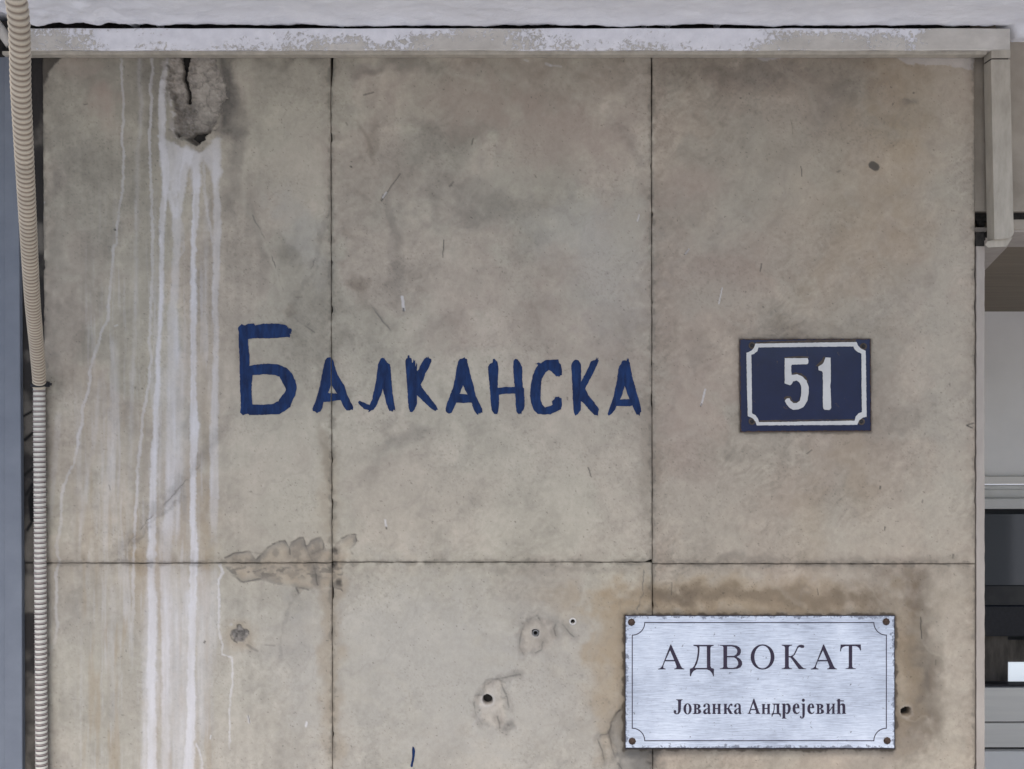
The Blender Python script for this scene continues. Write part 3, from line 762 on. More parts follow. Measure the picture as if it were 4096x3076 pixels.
def build_slab(col_i, row_i):
    STEP = 3.7
    y0 = TOP if row_i == 0 else JH[col_i]
    y1 = JH[col_i] if row_i == 0 else BOT - 2
    if row_i == 0:
        ys = np.linspace(y0, y1, int((y1 - y0) / STEP))
    else:
        ys = np.concatenate([np.linspace(y0, 3140, int((3140 - y0) / STEP)), np.linspace(3180, y1, 24)])
    xa, xb = JV[col_i][0], JV[col_i + 1][0]
    us = np.linspace(0, 1, int((xb - xa) / STEP))
    U, Y = np.meshgrid(us, ys)
    L = wall_joint(col_i, Y); R = wall_joint(col_i + 1, Y)
    # open joints, a little ragged
    rag = lambda q, sd: (fbm(q, q * 0 + sd * 31, 26, 4, sd) - .42) * 5 + sst(.66, .8, fbm(q, q * 0 + sd * 7, 70, 3, sd + 3)) * 6
    gl = (1.2 if col_i else 0) + np.maximum(rag(Y, 3 + col_i), -.7) * .8
    gr = (1.2 if col_i < 2 else 2.0) + np.maximum(rag(Y, 6 + col_i), -.7) * .5
    if col_i == 1: gl = gl + 9 * sst(390, 230, Y) * (row_i == 0)
    if col_i == 2: gl = gl + 5 * sst(700, 240, Y) * (row_i == 0) * (fbm(Y, Y * 0, 40, 3, 77))
    X = L + gl + U * (R - gr - L - gl)
    t = (Y - ys[0]) / (ys[-1] - ys[0])
    gt = np.maximum((fbm(X, X * 0 + row_i, 30, 4, 12 + col_i) - .42) * 5, -.8) * .8 + (1.3 if row_i else 0)
    gb = np.maximum((fbm(X, X * 0 + row_i, 30, 4, 18 + col_i) - .42) * 5, -.8) * .8 + (1.3 if row_i == 0 else 0)
    if row_i == 0: Yd = Y - sst(y1 - 60, y1, Y) * gb
    else: Yd = Y + sst(y0 + 60, y0, Y) * gt
    if (col_i, row_i) == (1, 0):      # chipped lower right corner
        Yd = Yd - sst(36, 0, (R - X) + (y1 - Y)) * 10
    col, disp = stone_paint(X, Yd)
    # arrises: grime collects in the ragged joint edge
    eL = X - (L + gl); eR = (R - gr) - X; eB = np.abs((y1 if row_i == 0 else y0) - Y)
    e = np.minimum(np.minimum(eL, eR), eB)
    nz = fbm(X, Yd, 24, 4, 200)
    k = sst(12, 0, e + (nz - .5) * 34) * .36
    col = mix(col, DKG * .45, k)
    hz = sst(60, 0, e + (nz - .5) * 70) * .16
    col = mix(col, DKB, hz)
    disp -= sst(4, 0, e) * .0006
    disp += (.0, .0003, -.0002)[col_i] + (-.0004 if row_i else 0)
    x = (X - 2048) * S; z = EYE + (1538 - Yd) * S; y = -disp
    ny, nx = X.shape
    v = np.stack([x, y, z], -1).reshape(-1, 3)
    cc = col.reshape(-1, 3)
    idx = np.arange(nx * ny).reshape(ny, nx)
    f = np.stack([idx[:-1, :-1], idx[1:, :-1], idx[1:, 1:], idx[:-1, 1:]], -1).reshape(-1, 4)
    # skirt gives the slab its 20 mm thickness
    rim = np.concatenate([idx[0, :], idx[1:, -1], idx[-1, -2::-1], idx[-2:0:-1, 0]])
    rv = v[rim].copy(); rv[:, 1] = 0.022
    n0 = len(v); m = len(rim)
    r2 = n0 + np.arange(m)
    sf = np.stack([rim, np.roll(rim, -1), np.roll(r2, -1), r2], -1)
    v = np.concatenate([v, rv]); cc = np.concatenate([cc, cc[rim] * .5])
    f = np.concatenate([f, sf])
    return fast_mesh("stone_slab", v, f, M["stone"], wall, cc)


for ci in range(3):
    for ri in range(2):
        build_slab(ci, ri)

# mortar bed behind the slabs and the edge of the reveal slab at the passage
X0 = (100 - 2048) * S
XR = (3938 - 2048) * S
box("mortar_bed", X0, (3903 - 2048) * S, 0.024, 0.30, 0, ZC + 0.02, M["dark_gap"], wall)


def reveal_edge():
    pts = []
    x0, x1 = 3905.5, 3938
    ys = np.arange(985, BOT, 14.0)
    rnd = lambda y, s: (fbm(np.array([y]), np.array([s * 1.0]), 30, 4, s)[0] - .5) * 4
    left = [(x0 + rnd(y, 3), y) for y in ys]; right = [(x1 + rnd(y, 5), y) for y in ys]
    poly = right + left[::-1]
    return prism("reveal_slab", [poly], -2.6, 0.0004, M["reveal"], wall, mapf=lambda x, y, o: ((x - 2048) * S, -o, EYE + (1538 - y) * S))


reveal_edge()

# dark strip of concrete, blackened more towards the top, between the cladding and the metal frame
def dark_strip():
    xs = np.linspace(60, 190, 40); ys = np.concatenate([np.linspace(150, 3140, 640), np.linspace(3200, BOT, 12)])
    X, Y = np.meshgrid(xs, ys)
    n = fbm(X, Y / 2, 50, 5, 300); n2 = fbm(X * 2, Y, 24, 4, 305)
    col = np.empty(X.shape + (3,)); col[...] = np.array([.105, .095, .082])
    col *= (.55 + .9 * n)[..., None]
    blackening = sst(.40, .62, fbm(X, Y, 130, 4, 310) + .22 * sst(2200, 500, Y) - .06)
    col = mix(col, np.array([.016, .015, .016]), blackening * .85)
    for ln, w in ([[(125, 2080), (118, 2000), (132, 1950)], 9], [[(95, 1760), (140, 1720)], 5], [[(95, 1900), (140, 1860)], 4], [[(100, 1980), (135, 1920)], 4], [[(90, 1665), (135, 1640)], 4], [[(105, 2120), (120, 2095)], 5]):
        d, _, _ = seg_dist(X, Y, ln); col = mix(col, np.array([.008, .008, .008]), sst(w + 4, w - 2, d))
    col = mix(col, np.array([.006, .006, .006]), sst(5, 1, np.abs(Y - 2253)))
    disp = (n - .5) * .004 + (n2 - .5) * .002 - sst(5, 1, np.abs(Y - 2253)) * .003
    v = np.stack([(X - 2048) * S, 0.005 - disp * .5, EYE + (1538 - Y) * S], -1).reshape(-1, 3)
    ny, nx = X.shape; idx = np.arange(nx * ny).reshape(ny, nx)
    f = np.stack([idx[:-1, :-1], idx[1:, :-1], idx[1:, 1:], idx[:-1, 1:]], -1).reshape(-1, 4)
    return fast_mesh("edge_strip", v, f, M["grime_stone"], wall, np.clip(col, .005, 1).reshape(-1, 3))


dark_strip()

# ------------------------------------------------------------------ brush lettering on the stone
def z1(l): return [(920 + x / 2.989, 1260 + y / 2.989) for x, y in l]
def z2(l): return [(1560 + x / 3.814, 1380 + y / 3.814) for x, y in l]
def z3(l): return [(2080 + x / 4.096, 1380 + y / 4.096) for x, y in l]


WORD = [
    [z1([(95, 150), (140, 105), (180, 125), (215, 105), (285, 100), (300, 125), (400, 105), (560, 100), (660, 118), (690, 135), (676, 142), (700, 150), (694, 160), (735, 165), (740, 195), (728, 205), (735, 222), (712, 225), (720, 240), (715, 270), (690, 262), (650, 265), (560, 275), (430, 282), (290, 276), (215, 290), (220, 380), (233, 490), (232, 608), (330, 590), (450, 582), (580, 590), (680, 635), (740, 700), (780, 780), (797, 870), (780, 960), (730, 1060), (720, 1100), (650, 1150), (590, 1185), (450, 1190), (330, 1195), (230, 1195), (215, 1180), (185, 1186), (155, 1200), (120, 1165), (130, 1100), (122, 900), (115, 700), (115, 500), (103, 330), (105, 220)]),
     z1([(272, 718), (350, 717), (400, 708), (530, 715), (590, 740), (630, 810), (668, 890), (665, 910), (600, 990), (580, 1030), (500, 1065), (400, 1072), (268, 1070), (258, 950), (258, 820)])],
    [z1([(1135, 540), (1160, 508), (1205, 507), (1240, 550), (1248, 610), (1290, 720), (1370, 850), (1400, 950), (1440, 1030), (1475, 1100), (1470, 1135), (1450, 1130), (1430, 1142), (1395, 1140), (1360, 1100), (1320, 1015), (1220, 1030), (1120, 1040), (1105, 1110), (1080, 1155), (1058, 1160), (1040, 1175), (1015, 1152), (990, 1148), (985, 1120), (1030, 1010), (1070, 870), (1095, 740), (1120, 620)]),
     z1([(1210, 825), (1240, 880), (1282, 940), (1172, 930), (1190, 880)])],
    [z1([(1530, 1040), (1550, 1025), (1600, 1045), (1670, 1075), (1700, 1000), (1730, 870), (1755, 720), (1770, 590), (1800, 520), (1830, 508), (1860, 540), (1880, 570), (1915, 590), (1925, 700), (1935, 830), (1945, 950), (1975, 1120), (1975, 1145), (1960, 1130), (1940, 1160), (1925, 1145), (1905, 1148), (1870, 1060), (1850, 980), (1825, 880), (1810, 950), (1760, 1060), (1720, 1130), (1690, 1140), (1650, 1165), (1660, 1140), (1600, 1120), (1550, 1080)])],
    [z2([(235, 240), (250, 205), (265, 200), (270, 160), (295, 155), (300, 195), (325, 200), (335, 265), (350, 270), (360, 215), (372, 245), (385, 225), (387, 330), (405, 270), (415, 300), (412, 400), (440, 370), (470, 300), (520, 210), (560, 185), (572, 195), (585, 172), (592, 200), (630, 215), (632, 250), (590, 350), (540, 430), (510, 530), (470, 605), (520, 690), (600, 790), (700, 920), (735, 985), (710, 990), (690, 1010), (620, 965), (540, 890), (450, 800), (410, 765), (415, 890), (380, 980), (340, 1025), (300, 1020), (280, 930), (270, 760), (260, 600), (245, 430)])],
    [z2([(1040, 250), (1065, 215), (1110, 205), (1138, 185), (1145, 205), (1175, 215), (1185, 270), (1220, 430), (1270, 600), (1310, 780), (1360, 880), (1405, 970), (1410, 1035), (1390, 1030), (1370, 1050), (1355, 1035), (1345, 1068), (1320, 1055), (1280, 990), (1245, 880), (1120, 885), (1010, 880), (990, 930), (940, 1035), (900, 1048), (865, 1030), (850, 1008), (848, 970), (870, 880), (920, 770), (965, 630), (1000, 480), (1020, 340)]),
     z2([(1115, 612), (1145, 690), (1182, 755), (1120, 745), (1062, 745), (1090, 680)])],
    [z2([(1495, 330), (1525, 285), (1565, 270), (1570, 215), (1595, 208), (1610, 230), (1640, 255), (1657, 370), (1648, 500), (1645, 655), (1750, 640), (1900, 640), (1890, 500), (1880, 330), (1885, 240), (1910, 210), (1945, 220), (1990, 280), (2015, 340), (2020, 430), (2015, 520), (2030, 650), (2045, 660), (2050, 800), (2055, 930), (2030, 1000), (2012, 1010), (2005, 1055), (1985, 1045), (1965, 1060), (1930, 1020), (1915, 900), (1910, 740), (1780, 742), (1660, 760), (1667, 880), (1655, 1010), (1635, 1055), (1590, 1050), (1550, 990), (1535, 850), (1525, 680), (1505, 500)])],
    [z3([(215, 480), (245, 400), (300, 325), (265, 310), (300, 285), (340, 300), (420, 245), (520, 240), (630, 235), (640, 290), (670, 320), (685, 390), (690, 490), (660, 500), (640, 525), (625, 510), (590, 515), (540, 455), (475, 410), (420, 450), (360, 550), (345, 650), (340, 780), (335, 880), (360, 970), (410, 1020), (480, 1000), (530, 980), (525, 920), (560, 890), (580, 850), (640, 845), (650, 865), (680, 870), (692, 970), (670, 1050), (600, 1090), (500, 1135), (390, 1140), (290, 1130), (225, 1070), (185, 950), (165, 830), (170, 700), (190, 580)])],
    [z3([(838, 340), (870, 270), (915, 232), (960, 255), (995, 310), (1003, 400), (1000, 605), (1060, 490), (1120, 370), (1160, 270), (1200, 252), (1235, 245), (1265, 195), (1255, 235), (1285, 205), (1275, 245), (1290, 250), (1270, 310), (1210, 440), (1130, 590), (1070, 710), (1120, 820), (1200, 920), (1270, 1010), (1295, 1055), (1280, 1100), (1280, 1155), (1220, 1145), (1130, 1060), (1050, 960), (1000, 920), (995, 1070), (950, 1130), (905, 1160), (880, 1100), (865, 900), (865, 750), (850, 560)])],
    [z3([(1610, 400), (1625, 350), (1655, 310), (1680, 255), (1720, 250), (1745, 265), (1755, 210), (1765, 240), (1780, 215), (1785, 270), (1800, 295), (1815, 400), (1850, 560), (1890, 700), (1940, 870), (1975, 990), (1990, 1090), (1970, 1110), (1960, 1165), (1940, 1140), (1910, 1140), (1870, 1060), (1840, 990), (1740, 1005), (1580, 1000), (1560, 1060), (1500, 1130), (1455, 1160), (1435, 1130), (1470, 1020), (1520, 890), (1560, 720), (1590, 570)]),
     z3([(1715, 670), (1750, 770), (1792, 890), (1715, 885), (1640, 895), (1680, 800), (1700, 730)])],
]


def resample(poly, step=5.0, jit=1.0, seed=1):
    rr = random.Random(seed)
    out = []
    n = len(poly)
    for i in range(n):
        (x0, y0), (x1, y1) = poly[i], poly[(i + 1) % n]
        L = math.hypot(x1 - x0, y1 - y0)
        m = max(1, int(L / step))
        nx_, ny_ = (y1 - y0) / (L + 1e-6), -(x1 - x0) / (L + 1e-6)
        for j in range(m):
            t = j / m
            k = rr.gauss(0, jit) if m > 1 else 0
            out.append((x0 + (x1 - x0) * t + nx_ * k, y0 + (y1 - y0) * t + ny_ * k))
    return out


word = empty("painted_word")
word.parent = wall
LET_OUT = 0.0011
for i, loops in enumerate(WORD):
    lp = [resample(l, 6, .55, 50 + i * 3 + j) for j, l in enumerate(loops)]
    o = prism("letter", lp, 0.0, LET_OUT, M["blue_paint"], word)
    if i == 1:   # the open joint runs through this letter
        bm = bmesh.new(); bm.from_mesh(o.data)
        for xx in (1323.6, 1327.2):
            bmesh.ops.bisect_plane(bm, geom=bm.verts[:] + bm.edges[:] + bm.faces[:], plane_co=((xx - 2048) * S, 0, 0), plane_no=(1, 0, 0))
        a, b_ = (1323.6 - 2048) * S, (1327.2 - 2048) * S
        kill = [f for f in bm.faces if a < f.calc_center_median().x < b_]
        bmesh.ops.delete(bm, geom=kill, context='FACES')
        bm.to_mesh(o.data); bm.free()
dab = [(1651, 2985), (1657, 2990), (1660, 3005), (1658, 3030), (1653, 3052), (1651, 3066), (1644, 3069), (1642, 3062), (1647, 3040), (1649, 3015), (1648, 2995)]
prism("paint_dab", [resample(dab, 5, .4, 9)], 0.0, LET_OUT, M["blue_paint"], wall)

# plastic plugs left in two of the drilled holes
def ring(name, px, py, r0, r1, out, mat, parent, seg=20, depth=0.006):
    vs_, fs_ = [], []
    for k in range(seg):
        a = 2 * math.pi * k / seg
        for r, o in ((r1, out - depth), (r1, out), (r0, out), (r0, out - depth)):
            vs_.append(W(px + r * math.cos(a), py + r * math.sin(a), o))
    for k in range(seg):
        n = (k + 1) % seg
        for j in range(3):
            fs_.append((k * 4 + j, k * 4 + j + 1, n * 4 + j + 1, n * 4 + j))
    return mesh_obj(name, vs_, fs_, mat, parent, True)


M["plug_pale"] = mottled("pale_plug", (0.46, 0.45, 0.42), (0.56, 0.55, 0.52), 200, 0.6)
M["plug_grey"] = mottled("grey_plug", (0.12, 0.125, 0.13), (0.2, 0.2, 0.2), 200, 0.6)
ring("wall_plug", 2291, 2486, 8.5, 15, 0.0012, M["plug_pale"], wall)
ring("wall_plug", 2142, 2532, 8, 13, -0.0005, M["plug_grey"], wall)

# ------------------------------------------------------------------ enamel house number plate
def z4(l): return [(2940 + x / 3.95, 1330 + y / 3.95) for x, y in l]


def mat_enamel(name, c1, c2, rustamt):
    m, nt, b = new_mat(name)
    n = noise_node(nt, 14, 6, 0.6)
    base = ramp(nt, n, [(0.3, c1), (0.75, c2)])
    rm = ramp(nt, noise_node(nt, 70, 7, 0.72, (1, 1, 1), 0.6), [(rustamt, (0, 0, 0)), (rustamt + .06, (1, 1, 1))])
    mc = N(nt, "ShaderNodeMixRGB"); mc.inputs[2].default_value = (0.10, 0.06, 0.035, 1)
    nt.links.new(rm, mc.inputs[0]); nt.links.new(base, mc.inputs[1])
    nt.links.new(mc.outputs[0], b.inputs["Base Color"])
    b.inputs["Roughness"].default_value = 0.28
    b.inputs["Specular IOR Level"].default_value = 0.4
    add_bump(nt, b, noise_node(nt, 40, 4, 0.5), 0.12, 0.001)
    return m


M["enamel_blue"] = mat_enamel("blue_enamel", (0.0022, 0.008, 0.038), (0.0045, 0.014, 0.060), .64)
M["enamel_white"] = mat_enamel("white_enamel", (0.50, 0.50, 0.49), (0.62, 0.62, 0.60), .66)
M["grime"] = mottled("brown_grime", (0.055, 0.043, 0.034), (0.11, 0.088, 0.07), 60, 0.8)
plate = empty("house_number_plate", W(3221, 1729, 0.0))
tag(plate, "blue enamel plate with white border and white number 51", "number plate")


def plate_panel():
    """pressed sheet: flat rim, embossed border band, slightly domed field"""
    quad = z4([(72, 105), (2145, 97), (2153, 1560), (85, 1575)])
    nx, ny = 90, 66
    vs_, fs_ = [], []
    for j in range(ny + 1):
        v = j / ny
        for i in range(nx + 1):
            u = i / nx
            x = (quad[0][0] * (1 - u) + quad[1][0] * u) * (1 - v) + (quad[3][0] * (1 - u) + quad[2][0] * u) * v
            y = (quad[0][1] * (1 - u) + quad[1][1] * u) * (1 - v) + (quad[3][1] * (1 - u) + quad[2][1] * u) * v
            dome = 0.0035 * (1 - (2 * u - 1) ** 4) * (1 - (2 * v - 1) ** 4)
            wav = 0.0005 * (fbm(np.array([x]), np.array([y]), 70, 3, 400)[0] - .5)
            vs_.append(W(x, y, 0.0045 + dome + wav))
    for j in range(ny):
        for i in range(nx):
            a = j * (nx + 1) + i
            fs_.append((a, a + nx + 1, a + nx + 2, a + 1))
    rim = [i for i in range(nx + 1)] + [j * (nx + 1) + nx for j in range(1, ny + 1)] + [ny * (nx + 1) + i for i in range(nx - 1, -1, -1)] + [j * (nx + 1) for j in range(ny - 1, 0, -1)]
    b0 = len(vs_)
    for r in rim:
        x, y, z = vs_[r]; vs_.append((x, -0.0015, z))
    m = len(rim)
    for k in range(m):
        n = (k + 1) % m
        fs_.append((rim[k], rim[n], b0 + n, b0 + k))
    return mesh_obj("panel", vs_, fs_, M["enamel_blue"], plate, True)


plate_panel()


def plate_out(x, y):
    u = (x - 2960) / 524; v = (y - 1356) / 372
    return 0.0045 + 0.0035 * (1 - min(1, abs(2 * u - 1)) ** 4) * (1 - min(1, abs(2 * v - 1)) ** 4)


def embossed(name, loops, h, mat, parent, inset=4.0, grime=True):
    mapf = lambda x, y, o: W(x, y, plate_out(x, y) + o)
    o = prism(name, [resample(l, 6, .35, 77 + int(abs(l[0][0])) % 50) for l in loops], -0.0006, h, mat, parent, mapf)
    return o


frame_out = z4([(180, 320), (215, 308), (260, 285), (300, 240), (322, 176), (600, 172), (1200, 160), (1920, 150), (1945, 205), (1985, 250), (2065, 290), (2072, 700), (2080, 1330), (2020, 1345), (1965, 1385), (1930, 1460), (1400, 1462), (900, 1464), (345, 1468), (325, 1410), (270, 1350), (202, 1320), (190, 900)])
frame_in = z4([(258, 350), (300, 340), (350, 295), (372, 235), (700, 232), (1300, 226), (1868, 220), (1895, 270), (1940, 310), (1998, 335), (2000, 800), (2004, 1258), (1950, 1280), (1910, 1325), (1890, 1392), (1300, 1402), (800, 1412), (375, 1415), (362, 1355), (320, 1305), (270, 1278), (264, 800)])
embossed("border", [frame_out, frame_in], 0.0018, M["enamel_white"], plate)
FIVE = z4([(785, 405), (1150, 405), (1160, 440), (1158, 480), (1145, 500), (900, 508), (888, 530), (888, 600), (895, 667), (980, 660), (1060, 690), (1130, 760), (1163, 860), (1165, 960), (1140, 1090), (1080, 1180), (1000, 1215), (920, 1220), (850, 1180), (805, 1115), (785, 1080), (820, 1042), (860, 1038), (880, 1080), (920, 1115), (975, 1115), (1025, 1080), (1045, 980), (1048, 860), (1020, 790), (970, 758), (920, 770), (890, 820), (870, 832), (785, 805)])
ONE = z4([(1430, 395), (1510, 398), (1515, 700), (1505, 860), (1510, 900), (1520, 1190), (1505, 1216), (1485, 1224), (1420, 1222), (1398, 1205), (1390, 1180), (1388, 640), (1375, 610), (1320, 595), (1315, 540), (1345, 520), (1380, 500), (1402, 470), (1416, 430)])
embossed("digit", [FIVE], 0.0020, M["enamel_white"], plate)
embossed("digit", [ONE], 0.0020, M["enamel_white"], plate)
# grime settled along the upper edges of the embossing
for pts in ([(775, 388), (960, 372), (1165, 380), (1165, 402), (785, 403)], [(900, 650), (960, 628), (1050, 645), (1120, 700), (1165, 790), (1150, 790), (1125, 752), (1060, 685), (980, 656), (898, 664)],
            [(880, 1010), (900, 1060), (930, 1090), (970, 1092), (1010, 1070), (1030, 1010), (1042, 985), (1024, 1078), (976, 1113), (922, 1113), (884, 1080), (864, 1036), (790, 1062), (770, 1035), (810, 1005)],
            [(1270, 530), (1310, 490), (1370, 440), (1400, 385), (1425, 375), (1412, 430), (1400, 468), (1378, 498), (1343, 518), (1316, 536)], [(385, 1388), (900, 1378), (1500, 1376), (1880, 1370), (1886, 1390), (1300, 1400), (800, 1410), (380, 1412)],
            [(330, 150), (900, 128), (1500, 118), (1900, 108), (1918, 148), (1200, 158), (600, 170), (326, 174)]):
    prism("grime", [resample(z4(pts), 8, .5, 5)], -0.0002, 0.0003, M["grime"], plate, mapf=lambda x, y, o: W(x, y, plate_out(x, y) + o))


def dome(name, px, py, r, out, mat, parent, h=0.5, seg=14, rings=4, mapf=None):
    mapf = mapf or W
    vs_, fs_ = [], []
    for j in range(rings):
        a = (math.pi / 2) * j / rings
        for k in range(seg):
            t = 2 * math.pi * k / seg
            vs_.append(mapf(px + r * math.cos(a) * math.cos(t), py + r * math.cos(a) * math.sin(t), out + r * S * h * math.sin(a)))
    vs_.append(mapf(px, py, out + r * S * h))
    for j in range(rings - 1):
        for k in range(seg):
            n = (k + 1) % seg
            fs_.append((j * seg + k, (j + 1) * seg + k, (j + 1) * seg + n, j * seg + n))
    for k in range(seg):
        fs_.append(((rings - 1) * seg + k, len(vs_) - 1, (rings - 1) * seg + (k + 1) % seg))
    return mesh_obj(name, vs_, fs_, mat, parent, True)


q0 = z4([(72, 105), (2145, 97), (2153, 1560), (85, 1575)])
q1 = z4([(84, 117), (2133, 109), (2141, 1546), (97, 1561)])
prism("rusty_edge", [resample(q0, 7, .3, 21), resample(q1, 7, 1.0, 22)], -0.0003, 0.0004, M["rust"], plate, mapf=lambda x, y, o: W(x, y, plate_out(x, y) + o))
for (dx, dy) in ((270, 205), (2030, 220), (1998, 1408), (268, 1405)):
    (px_, py_), = z4([(dx, dy)])
    ring("rust_ring", px_, py_, 7, 14, plate_out(px_, py_) + .0005, M["grime"], plate, 16, .001)
    dome("screw", px_, py_, 9, 0.0050, M["black"], plate, 0.5)

# ------------------------------------------------------------------ brushed metal name plaque
def mat_brushed():
    m, nt, b = new_mat("brushed_aluminium")
    n = noise_node(nt, 75, 4, 0.78, (0.36, 1, 12))
    n2 = noise_node(nt, 7, 5, 0.6)
    ad = N(nt, "ShaderNodeMath", operation='MULTIPLY_ADD'); ad.inputs[1].default_value = 0.6
    nt.links.new(n2, ad.inputs[0]); nt.links.new(n, ad.inputs[2])
    col = ramp(nt, ad.outputs[0], [(0.62, (0.37, 0.41, 0.49)), (0.80, (0.58, 0.64, 0.74)), (0.98, (0.79, 0.85, 0.94))])
    spots = ramp(nt, noise_node(nt, 110, 4, 0.7), [(0.655, (0, 0, 0)), (0.70, (.85, .85, .85))])
    mc = N(nt, "ShaderNodeMixRGB"); mc.inputs[2].default_value = (0.14, 0.15, 0.18, 1)
    nt.links.new(spots, mc.inputs[0]); nt.links.new(col, mc.inputs[1])
    # tarnish eating in from the cut edges
    tc = N(nt, "ShaderNodeTexCoord"); sp = N(nt, "ShaderNodeSeparateXYZ"); nt.links.new(tc.outputs["Object"], sp.inputs[0])
    cx_, _, cz_ = W(3040, 2727.5, .016)
    es = []
    for ax, c0, h0 in ((0, cx_, 537 * S), (2, cz_, 263.5 * S)):
        a1 = N(nt, "ShaderNodeMath", operation='SUBTRACT'); a1.inputs[1].default_value = c0; nt.links.new(sp.outputs[ax], a1.inputs[0])
        a2 = N(nt, "ShaderNodeMath", operation='ABSOLUTE'); nt.links.new(a1.outputs[0], a2.inputs[0])
        a3 = N(nt, "ShaderNodeMath", operation='SUBTRACT'); a3.inputs[0].default_value = h0 * .993; nt.links.new(a2.outputs[0], a3.inputs[1])
        es.append(a3.outputs[0])
    mn = N(nt, "ShaderNodeMath", operation='MINIMUM'); nt.links.new(es[0], mn.inputs[0]); nt.links.new(es[1], mn.inputs[1])
    pr = N(nt, "ShaderNodeMapRange"); nt.links.new(mn.outputs[0], pr.inputs[0])
    pr.inputs["From Min"].default_value = 0; pr.inputs["From Max"].default_value = .012
    pr.inputs["To Min"].default_value = .16; pr.inputs["To Max"].default_value = -.12
    en = N(nt, "ShaderNodeMath", operation='ADD'); nt.links.new(noise_node(nt, 90, 5, .65), en.inputs[0]); nt.links.new(pr.outputs[0], en.inputs[1])
    em = ramp(nt, en.outputs[0], [(0.58, (0, 0, 0)), (0.66, (.8, .8, .8))])
    mc2 = N(nt, "ShaderNodeMixRGB"); mc2.inputs[2].default_value = (0.17, 0.19, 0.24, 1)
    nt.links.new(em, mc2.inputs[0]); nt.links.new(mc.outputs[0], mc2.inputs[1]); mc = mc2
    nt.links.new(mc.outputs[0], b.inputs["Base Color"])
    b.inputs["Metallic"].default_value = 0.45
    rr = ramp(nt, n, [(0.3, (0.38,) * 3), (0.7, (0.55,) * 3)])
    nt.links.new(rr, b.inputs["Roughness"])
    b.inputs["Anisotropic"].default_value = 0.6
    add_bump(nt, b, n, 0.25, 0.0004)
    return m


M["brushed"] = mat_brushed()
M["print"] = mottled("dark_print", (0.022, 0.017, 0.034), (0.038, 0.028, 0.052), 120, 0.5)
M["plaque_back"] = mottled("plaque_backing", (0.02, 0.017, 0.02), (0.05, 0.04, 0.045), 90, 0.7)
plaque = empty("name_plaque", W(3036, 2992, 0.0))
tag(plaque, "brushed metal lawyer plaque with dark serif lettering and four corner screws", "plaque")
PO = 0.016


def rect(x0, y0, x1, y1): return [(x0, y0), (x1, y0), (x1, y1), (x0, y1)]


prism("backing_board", [resample(rect(2499, 2460, 3581, 2997), 40, .5, 3)], -0.001, PO - 0.0022, M["plaque_back"], plaque)
prism("face_plate", [resample(rect(2503, 2464, 3577, 2991), 14, .5, 4)], PO - 0.002, PO, M["brushed"], plaque)


def arc(cx, cy, r, a0, a1, n=12):
    return [(cx + r * math.cos(math.radians(a0 + (a1 - a0) * i / n)), cy + r * math.sin(math.radians(a0 + (a1 - a0) * i / n))) for i in range(n + 1)]


bx0, by0, bx1, by1, cr = 2529, 2490.5, 3545.5, 2963, 50
def border_loop(d):
    r = cr + d
    a = math.degrees(math.asin(d / r))
    l = arc(bx0, by0, r, 90 - a, a) + arc(bx1, by0, r, 180 - a, 90 + a) + arc(bx1, by1, r, 270 - a, 180 + a) + arc(bx0, by1, r, 360 - a, 270 + a)
    return l


prism("border_line", [border_loop(-1.8), border_loop(1.8)], PO, PO + 0.0004, M["print"], plaque)
for px_, py_ in ((2526, 2489), (3545, 2487), (2529, 2965), (3549, 2963)):
    sc = ring("screw", px_, py_, 9, 15, PO + 0.0012, M["rust"], plaque, 8, 0.0014)
    dome("screw_head", px_, py_, 12.5, PO + 0.0010, M["rust"], sc, 0.75).matrix_parent_inverse = Matrix.Identity(4)
    sc.matrix_parent_inverse = Matrix.Translation(plaque.location).inverted()
K = 4.152
def z5(l, dx=0): return [(2560 + (x + dx) / K, 2520 + y / K) for x, y in l]
def z6(l, dx=0): return [(3040 + (x + dx) / K, 2520 + y / K) for x, y in l]
def ell(cx, cy, rx, ry, n=40): return [(cx + rx * math.cos(2 * math.pi * i / n), cy + ry * math.sin(2 * math.pi * i / n)) for i in range(n)]


capA = [[(300, 655), (300, 645), (335, 635), (365, 605), (505, 242), (518, 242), (680, 600), (702, 632), (735, 645), (735, 654), (570, 654), (570, 642), (602, 634), (608, 605), (576, 520), (416, 520), (387, 600), (390, 632), (425, 643), (425, 655)], [(500, 340), (568, 498), (426, 498)]]
capD = [[(888, 247), (1225, 247), (1225, 260), (1180, 275), (1170, 300), (1170, 600), (1185, 632), (1228, 642), (1228, 768), (1215, 768), (1195, 715), (1160, 675), (1110, 655), (940, 655), (890, 680), (860, 720), (845, 768), (828, 768), (828, 642), (870, 632), (900, 595), (940, 490), (958, 380), (960, 300), (945, 275), (888, 262)], [(988, 272), (1110, 272), (1112, 630), (908, 630), (948, 560), (975, 460), (988, 350)]]
capV = [[(1325, 248), (1530, 248), (1600, 258), (1650, 285), (1678, 330), (1675, 380), (1650, 420), (1605, 445), (1660, 475), (1695, 525), (1698, 575), (1670, 620), (1615, 645), (1560, 650), (1325, 650), (1325, 640), (1370, 632), (1385, 610), (1385, 290), (1375, 265), (1325, 258)], [(1447, 272), (1520, 272), (1570, 285), (1610, 320), (1618, 360), (1600, 405), (1560, 430), (1447, 432)], [(1447, 455), (1560, 455), (1600, 480), (1630, 530), (1630, 580), (1600, 615), (1540, 630), (1465, 628), (1447, 610)]]
